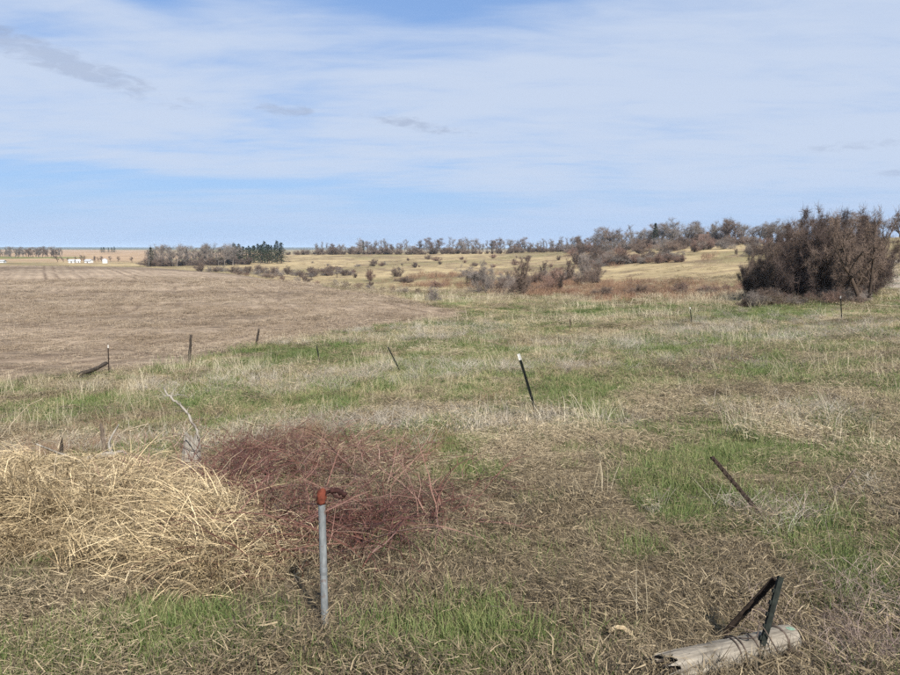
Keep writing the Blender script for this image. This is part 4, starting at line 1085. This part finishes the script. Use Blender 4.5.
def polyline(ptsl, n=5, rng=None, wob=0.0):
    """resample control points smoothly"""
    ptsl = np.asarray(ptsl, float); k = len(ptsl)
    t = np.linspace(0, k - 1, (k - 1) * n + 1); out = []
    for tt in t:
        i = min(int(tt), k - 2); f = tt - i
        p0, p1, p2, p3 = ptsl[max(i - 1, 0)], ptsl[i], ptsl[i + 1], ptsl[min(i + 2, k - 1)]
        out.append(.5 * (2 * p1 + (p2 - p0) * f + (2 * p0 - 5 * p1 + 4 * p2 - p3) * f * f + (3 * p1 - p0 - 3 * p2 + p3) * f ** 3) + (rng.normal(0, wob, 3) if rng is not None and wob else 0))
    return np.array(out)
def stick(name, label, cat, pts, r0, r1, mat, seed=0, sides=6, wob=.004, twigs=0):
    rng = np.random.default_rng(seed)
    pts = polyline(pts, 5, rng, wob); base = pts[0].copy()
    o = thing(name, label, cat, base)
    V, Fc = sweep(pts - base, np.linspace(r0, r1, len(pts)), sides, rng, .12)
    obj('stem', mesh_of('stem', V, Fc, M[mat], True), o)
    for k in range(twigs):
        i = int(rng.integers(len(pts) // 4, len(pts) - 1)); d = rng.normal(0, 1, 3); d[2] = abs(d[2]) * .5; d /= np.linalg.norm(d)
        L = rng.uniform(5, 14) * r0
        q = [pts[i] - base, pts[i] - base + d * L * .5, pts[i] - base + (d + rng.normal(0, .3, 3)) * L]
        V, Fc = sweep(polyline(q, 3), np.linspace(r1 * .7, r1 * .25, 7), 4, rng, .1)
        obj('twig', mesh_of('twig', V, Fc, M[mat], True), o)
    return o
def lie(px, py, lift=.02):
    p = G(px, py); return p + np.array([0, 0, lift])

def build_posts():
    for base, top, lab, mat, tip, dy in [
        ((537, 417), (518, 354), 'dark leaning steel post with white tip out in the meadow', 'post_green', True, .1),
        ((401, 373), (388, 347), 'slanting dark steel post above the grey weeds', 'post_green', False, .15),
        ((320, 364), (317, 346), 'short dark post on the green strip by the field edge', 'post_green', False, 0),
        ((766, 521), (712, 457), 'bare dark post leaning hard over its own grass clump', 'post_rust', False, 0),
        ((692, 327), (690, 307), 'thin far post on the pale grass below the brushy draw', 'post_green', True, 0),
        ((842, 321), (841, 296), 'pale-tipped post in front of the great thicket', 'post_green', True, 0),
        ((570, 332), (570, 319), 'tiny far post in the middle of the pale meadow', 'post_rust', False, 0),
        ((109, 374), (108, 345), 'studded post beside the fallen rail at the field edge', 'post_rust', True, 0)]:
        a = G(*base); t_post(lab, a, top_at(a, *top, dy), mat, tip, roll=.6 + base[0] * .01, wide=1.25 if base[1] < 420 else 1.0)
    for base, top, lab in [((189, 364), (191, 335), 'dark wooden post at the field edge with wire stubs'), ((256, 346), (259, 329), 'small tilted wooden post at the field edge')]:
        a = G(*base); b = top_at(a, *top)
        o = thing('wooden_post', lab, 'fence post'); L = align(o, a, b)
        rng = np.random.default_rng(base[0]); zs = np.linspace(-.2, L, 9)
        V, Fc = sweep([(rng.normal(0, .006), rng.normal(0, .006), z) for z in zs], [.055 * rng.uniform(.85, 1.1) for _ in zs], 9, rng, .06)
        obj('post_shaft', mesh_of('post_shaft', V, Fc, M['dark_wood'], True), o)
        for z in (.35 * L, .75 * L):
            V, Fc = sweep(polyline([(.05, 0, z), (.09, .05, z + .02), (.14, .03, z - .06)], 3), [.004] * 7, 5); obj('wire_stub', mesh_of('wire_stub', V, Fc, M['wire']), o)
    stick('fallen_rail', 'short dark rail fallen against the studded field-edge post', 'rail', [lie(80, 378, .14), lie(94, 375, .20), lie(107, 371, .28)], .08, .07, 'dark_wood', 3, 8)
    # galvanised pipe with a rusty cap
    a = G(325, 626); b = top_at(a, 325.5, 501)
    o = thing('steel_pipe', 'upright grey steel pipe with rusty red cap', 'pipe'); L = align(o, a, b)
    V, Fc = sweep([(0, 0, z) for z in (-.3, 0, .25, .5, L - .02, L)], [.0185] * 6, 16); obj('pipe_shaft', mesh_of('pipe_shaft', V, Fc, M['pipe'], True), o)
    o.rotation_quaternion = Matrix.Rotation(math.atan2(b[0] - a[0], 1) * 0, 4, 'Z').to_quaternion()
    rng = np.random.default_rng(6)
    V, Fc = sweep([(0, 0, L - .012), (0, 0, L), (.002, 0, L + .02), (0, .002, L + .04), (.003, 0, L + .056), (0, 0, L + .064)], [.021, .023, .024, .0225, .017, .008], 14, rng, .15)
    obj('rusty_cap', mesh_of('rusty_cap', V, Fc, M['rust'], True), o)
    V, Fc = sweep([(0, 0, L * .42), (0, 0, L * .42 + .012), (0, 0, L * .42 + .03), (0, 0, L * .42 + .04)], [.0186, .0198, .0198, .0186], 16, caps=False); obj('coupling', mesh_of('coupling', V, Fc, M['galv'], True), o)
    # rusted latch arm sticking out from the cap
    P_ = polyline([(.012, 0, L + .03), (.04, -.005, L + .05), (.07, -.01, L + .058), (.10, -.012, L + .048), (.122, -.015, L + .03)], 4)
    V, Fc = sweep(P_, [(.007 if i < 5 else .013) * (1 + .3 * math.sin(2.3 * i)) for i in range(len(P_))], 8, rng, .25); arm = obj('latch_arm', mesh_of('latch_arm', V, Fc, M['dark_rust'], True), o)
    V, Fc = sweep(polyline([(.05, -.01, L + .05), (.07, -.02, L + .03), (.10, -.02, L + .022), (.12, -.015, L + .03)], 3), [.005] * 10, 6, rng, .2); obj('wire_loop', mesh_of('wire_loop', V, Fc, M['dark_rust'], True), arm)

    # stump of the old corner post
    a = G(190, 478)
    o = thing('post_stump', 'grey weathered broken corner post between straw and red canes', 'stump', a)
    H_ = 46 * scale_at(a); n = 40; rng = np.random.default_rng(12)
    V, Fc = [], []
    jag = [(rng.uniform(-.10, .02) * (1 if k % 3 else 2) - .22 * max(0, math.sin(2 * math.pi * k / n + .5))) * H_ for k in range(n)]
    groove = [(-.012 if rng.uniform() < .22 else rng.normal(0, .003)) for _ in range(n)]
    rows = 8
    for i in range(rows + 1):
        t = i / rows
        for k in range(n):
            th = 2 * math.pi * k / n
            r = (.122 - .05 * t) + groove[k] + .006 * math.sin(2 * th + 1) + rng.normal(0, .0015)
            V.append((r * math.cos(th) + .05 * t, r * math.sin(th), -.1 + (H_ + .1) * t + (jag[k] if i == rows else 0)))
    for i in range(rows): Fc += [[i * n + k, i * n + (k + 1) % n, (i + 1) * n + (k + 1) % n, (i + 1) * n + k] for k in range(n)]
    V.append((.05, 0, H_ * .80)); Fc += [[rows * n + k, rows * n + (k + 1) % n, len(V) - 1] for k in range(n)]
    obj('stump_wood', mesh_of('stump_wood', V, Fc, M['old_wood']), o)
    ang = np.linspace(0, 2 * math.pi, 19)
    V, Fc = sweep([(.104 * math.cos(t) + .03, .104 * math.sin(t), H_ * (.72 - .10 * math.cos(t))) for t in ang], [.0035] * 19, 5); obj('wire_wrap', mesh_of('wire_wrap', V, Fc, M['wire'], True), o)
    p = top_at(a, 199, 440); q = [p, top_at(a, 193, 422, -.02), top_at(a, 182, 406, .03), top_at(a, 173, 399, .0), top_at(a, 162, 388, .06)]
    stick('leaning_branch', 'knotty pale branch leaning up-left from the grey stump', 'branch', q, .016, .008, 'old_wood', 5, 7, .008, 6)
    stick('vine_stem', 'dark vine bent over the front of the grey stump', 'vine', [top_at(a, 172, 434, -.14), top_at(a, 186, 436, -.16), top_at(a, 198, 448, -.17), top_at(a, 207, 458, -.15), top_at(a, 222, 478, -.2)], .007, .004, 'stick', 6, 5, .003, 2)
    # remains of the fence left of it
    for base, top, r, mat, lab in [((62, 468), (61, 436), .028, 'dark_wood', 'thin charred post stub in the brown weeds'), ((107, 466), (101, 424), .034, 'stick', 'reddish split post behind the straw heap')]:
        a2 = G(*base); b2 = top_at(a2, *top); o = thing('rotten_post', lab, 'post stub'); L = align(o, a2, b2); rng = np.random.default_rng(base[0])
        V, Fc = sweep([(rng.normal(0, .004), rng.normal(0, .004), z) for z in np.linspace(-.1, L, 9)], [r * rng.uniform(.8, 1.1) * (1 - .5 * (i / 8) ** 3) for i in range(9)], 8, rng, .12)
        obj('post_shaft', mesh_of('post_shaft', V, Fc, M[mat], False), o)
        V, Fc = sweep([(r * .5, 0, L * .7), (r * .6, 0, L * .9), (r * .55, .005, L * 1.07)], [r * .4, r * .3, .003], 5, rng, .1); obj('splinter', mesh_of('splinter', V, Fc, M[mat]), o)
    stick('fallen_log', 'dark rotten log lying at the back of the straw beside the charred stub', 'log', [lie(-30, 482, .05), lie(15, 479, .07), lie(52, 475, .08)], .07, .055, 'dark_wood', 8, 10, .008, 0)
    stick('fallen_log', 'grey split log lying behind the straw near the reddish post', 'log', [lie(68, 478, .15), lie(95, 473, .19), lie(118, 469, .2)], .045, .035, 'old_wood', 9, 9, .006, 3)
    for i, (pts, lab) in enumerate([
        ([(0, 438), (12, 424), (26, 408), (42, 398)], 'tall pale arching stalk beyond the dark rotten log'),
        ([(52, 500), (54, 470), (58, 448), (66, 428)], 'bleached stalk rising past the charred stub'),
        ([(104, 470), (112, 446), (122, 432), (148, 424)], 'bent straw-coloured stalk rising past the reddish post'),
        ([(125, 456), (138, 448), (158, 440), (180, 434)], 'long pale stalk lying across toward the stump')]):
        g = G(*pts[0]) if pts[0][1] > 450 else G(0, 455)
        stick('dry_stalk', lab, 'stalk', [top_at(g, *p) for p in pts], .008, .004, 'pale_stick', 40 + i, 5, .004, 3)
    g = G(622, 468); stick('dry_stalk', 'thin upright brown weed stalk in the open meadow', 'stalk', [g, top_at(g, 621, 450), top_at(g, 622, 428)], .006, .003, 'stick', 45, 5, .003, 5)
    # log with wire and two crossed posts
    A_, B_ = G(666, 688), G(789, 655)
    A_[2] = hz(A_[0], A_[1]) + .085; B_[2] = hz(B_[0], B_[1]) + .088
    o = thing('log', 'grey weathered log with wire wraps and a broken near end', 'log', A_)
    ax = B_ - A_; L = float(np.linalg.norm(ax)); o.rotation_mode = 'QUATERNION'; o.rotation_quaternion = Vector(ax).to_track_quat('X', 'Z')
    n, m = 36, 26; rng = np.random.default_rng(31); V, Fc = [], []
    crack = {5: .010, 6: .004, 17: .006, 27: .009, 33: .006}
    rad = .064
    for i in range(m + 1):
        t = i / m; x = L * t
        for k in range(n):
            th = 2 * math.pi * k / n
            kk = (k + (0.6 * math.sin(5 * t))) % n
            r = rad * (1 + .03 * math.sin(6 * t + 1) - .05 * (t > .96)) + .003 * math.sin(2 * th + 4 * t) + rng.normal(0, .0008)
            r -= crack.get(k, 0) * (0.5 + .5 * math.sin(3 + 7 * t + k))
            xx = x
            if i == 0: xx = x + rng.uniform(-.05, .07)          # splintered end
            if i == m: r *= .93
            V.append((xx, r * math.cos(th), r * math.sin(th)))
    for i in range(m): Fc += [[i * n + k, i * n + (k + 1) % n, (i + 1) * n + (k + 1) % n, (i + 1) * n + k] for k in range(n)]
    V.append((.09, 0, 0)); Fc += [[(k + 1) % n, k, len(V) - 1] for k in range(n)]
    obj('log_body', mesh_of('log_body', V, Fc, M['log_wood']), o)
    V, Fc = sweep([(L - .002, 0, 0), (L + .006, 0, 0)], [rad * .89, rad * .87], 24); ef = obj('cut_end', mesh_of('cut_end', V, Fc, M['old_wood']), o)
    V, Fc = sweep([(L - .05, -.012, rad * .93), (L - .03, -.02, rad * .93), (L - .012, -.024, rad * .9)], [.008, .011, .007], 6); obj('paint_mark', mesh_of('paint_mark', V, Fc, M['green_paint']), ef)
    for i, t in enumerate((.50, .535, .64, .88, .89)):
        ang = np.linspace(0, 2 * math.pi, 25); sl = rng.uniform(-.02, .02)
        V, Fc = sweep([(L * t + sl * math.cos(q), (rad + .002) * math.cos(q), (rad + .002) * math.sin(q)) for q in ang], [.0036 if i != 3 else .006] * 25, 5, caps=False)
        obj('wire_wrap', mesh_of('wire_wrap', V, Fc, M['wire'], True), o)
    V, Fc = sweep(polyline([(L * .55, .0, rad), (L * .6, -.06, rad + .03), (L * .68, -.03, rad + .06), (L * .73, -.1, .03)], 4), [.003] * 13, 5); obj('wire_end', mesh_of('wire_end', V, Fc, M['wire'], True), o)
    V, Fc = [], []
    for k in range(9):
        y0, z0 = rng.uniform(-.05, .05), rng.uniform(-.05, .05); off = len(V)
        v, f = sweep([(.06, y0, z0), (.0, y0 * 1.05, z0), (-.05 * rng.uniform(.5, 1.4), y0 * 1.1, z0 * 1.05)], [.012, .009, .002], 5, rng, .1); V += v.tolist(); Fc += [[q + off for q in ff] for ff in f]
    obj('splintered_end', mesh_of('splintered_end', V, Fc, M['dark_wood']), o)
    g = G(735, 625); apex = np.array([1.655, 3.22, 0]); apex[2] = hz(1.655, 3.22) + .335
    apex = top_at(np.array([0, 2.985, 0]), 776, 579)
    t_post('rusty brown post slanting up behind the wired log', G(719, 641), apex, 'post_rust', False, .5, bury=.1, wide=.8)
    t_post('dark green steel post leaning over the wired log', G(752, 676), top_at(np.array([0, 2.95, 0]), 779, 576), 'post_green', False, 2.2, bury=.1, wide=.8)
    # sticks and litter
    stick('fallen_branch', 'dark gnarled branch lying in the grass on the right', 'branch', [lie(818, 492, .03), lie(836, 494, .05), lie(858, 502, .04), lie(880, 510, .03), lie(915, 523, .03)], .014, .03, 'stick', 50, 7, .014, 7)
    stick('fallen_stick', 'dark crooked stick lying in the middle of the meadow', 'stick', [lie(584, 434, .05), lie(600, 447, .04), lie(616, 459, .03)], .014, .010, 'stick', 51, 6, .012, 4)
    stick('fallen_stick', 'slender grey stick by the far edge of the red canes', 'stick', [lie(412, 550, .02), lie(430, 541, .05), lie(452, 526, .04)], .007, .005, 'stick', 52, 5, .006, 3)
    for i, (px, py, L, lab) in enumerate([(620, 643, .11, 'curved pale strip of bark by the splintered log end'), (578, 538, .10, 'small pale bark chip alone on the matted grass'), (362, 519, .06, 'pale dry leaf scrap in the red canes beside the pipe'), (892, 631, .09, 'pale husk in the mauve stems')]):
        c = G(px, py) + np.array([0, 0, .045]); rng = np.random.default_rng(60 + i); V, Fc = [], []
        o = thing('bark_strip', lab, 'bark', c, rng.uniform(-.5, .5))
        m = 9
        for j in range(m):
            t = j / (m - 1) - .5; w = (.013 * (1 - (2 * t) ** 4) + .003) * rng.uniform(.7, 1.25)
            for k in range(5):
                u = k / 4 - .5; V.append((L * t, w * 2 * u + .02 * math.cos(3 * t), .016 * math.cos(math.pi * u) + .02 * (1 - 4 * t * t) + rng.normal(0, .0025)))
        for j in range(m - 1): Fc += [[j * 5 + k, (j + 1) * 5 + k, (j + 1) * 5 + k + 1, j * 5 + k + 1] for k in range(4)]
        q = obj('bark_piece', mesh_of('bark_piece', V, Fc, M['bark_pale'], False), o); md = q.modifiers.new('thick', 'SOLIDIFY'); md.thickness = .003
    for px, py, w, hgt, lab in [(490, 405, .20, .10, 'small mound of bare dark soil in the meadow'), (796, 470, .12, .09, 'dark soil clod beyond the hard-leaning post')]:
        c = G(px, py); rng = np.random.default_rng(px); n = 18; V, Fc = [], []
        for i in range(7):
            t = i / 6
            for k in range(n):
                th = 2 * math.pi * k / n; r = w * (1 - t) * rng.uniform(.8, 1.15) + .005
                V.append((r * 1.5 * math.cos(th), r * math.sin(th), -.03 + (hgt + .03) * math.sin(t * math.pi / 2) * rng.uniform(.8, 1.1)))
        for i in range(6): Fc += [[i * n + k, i * n + (k + 1) % n, (i + 1) * n + (k + 1) % n, (i + 1) * n + k] for k in range(n)]
        Fc.append(list(range(6 * n, 7 * n)))
        o = obj('soil_mound', mesh_of('soil_mound', V, Fc, M['soil'], True), loc=c); tag(o, lab, 'mound')
build_posts()

# ================================================================== haze
def build_haze():
    m, t, out = new_mat('haze_air')
    v = t.node('ShaderNodeVolumePrincipled')
    v.inputs['Color'].default_value = (.62, .80, 1.0, 1); v.inputs['Density'].default_value = HAZE; v.inputs['Anisotropy'].default_value = .0
    t.l.new(v.outputs[0], out.inputs['Volume'])
    e, z0, z1 = 9400, -40, 30
    V = [(x, y, z) for z in (z0, z1) for x, y in ((-e, -e), (e, -e), (e, e), (-e, e))]
    o = obj('haze', mesh_of('haze', V, [[0, 3, 2, 1], [4, 5, 6, 7], [0, 1, 5, 4], [1, 2, 6, 5], [2, 3, 7, 6], [3, 0, 4, 7]], m))
    tag(o, 'thin pale haze over the far land', 'haze', kind='stuff')
HAZE = .00009
build_haze()
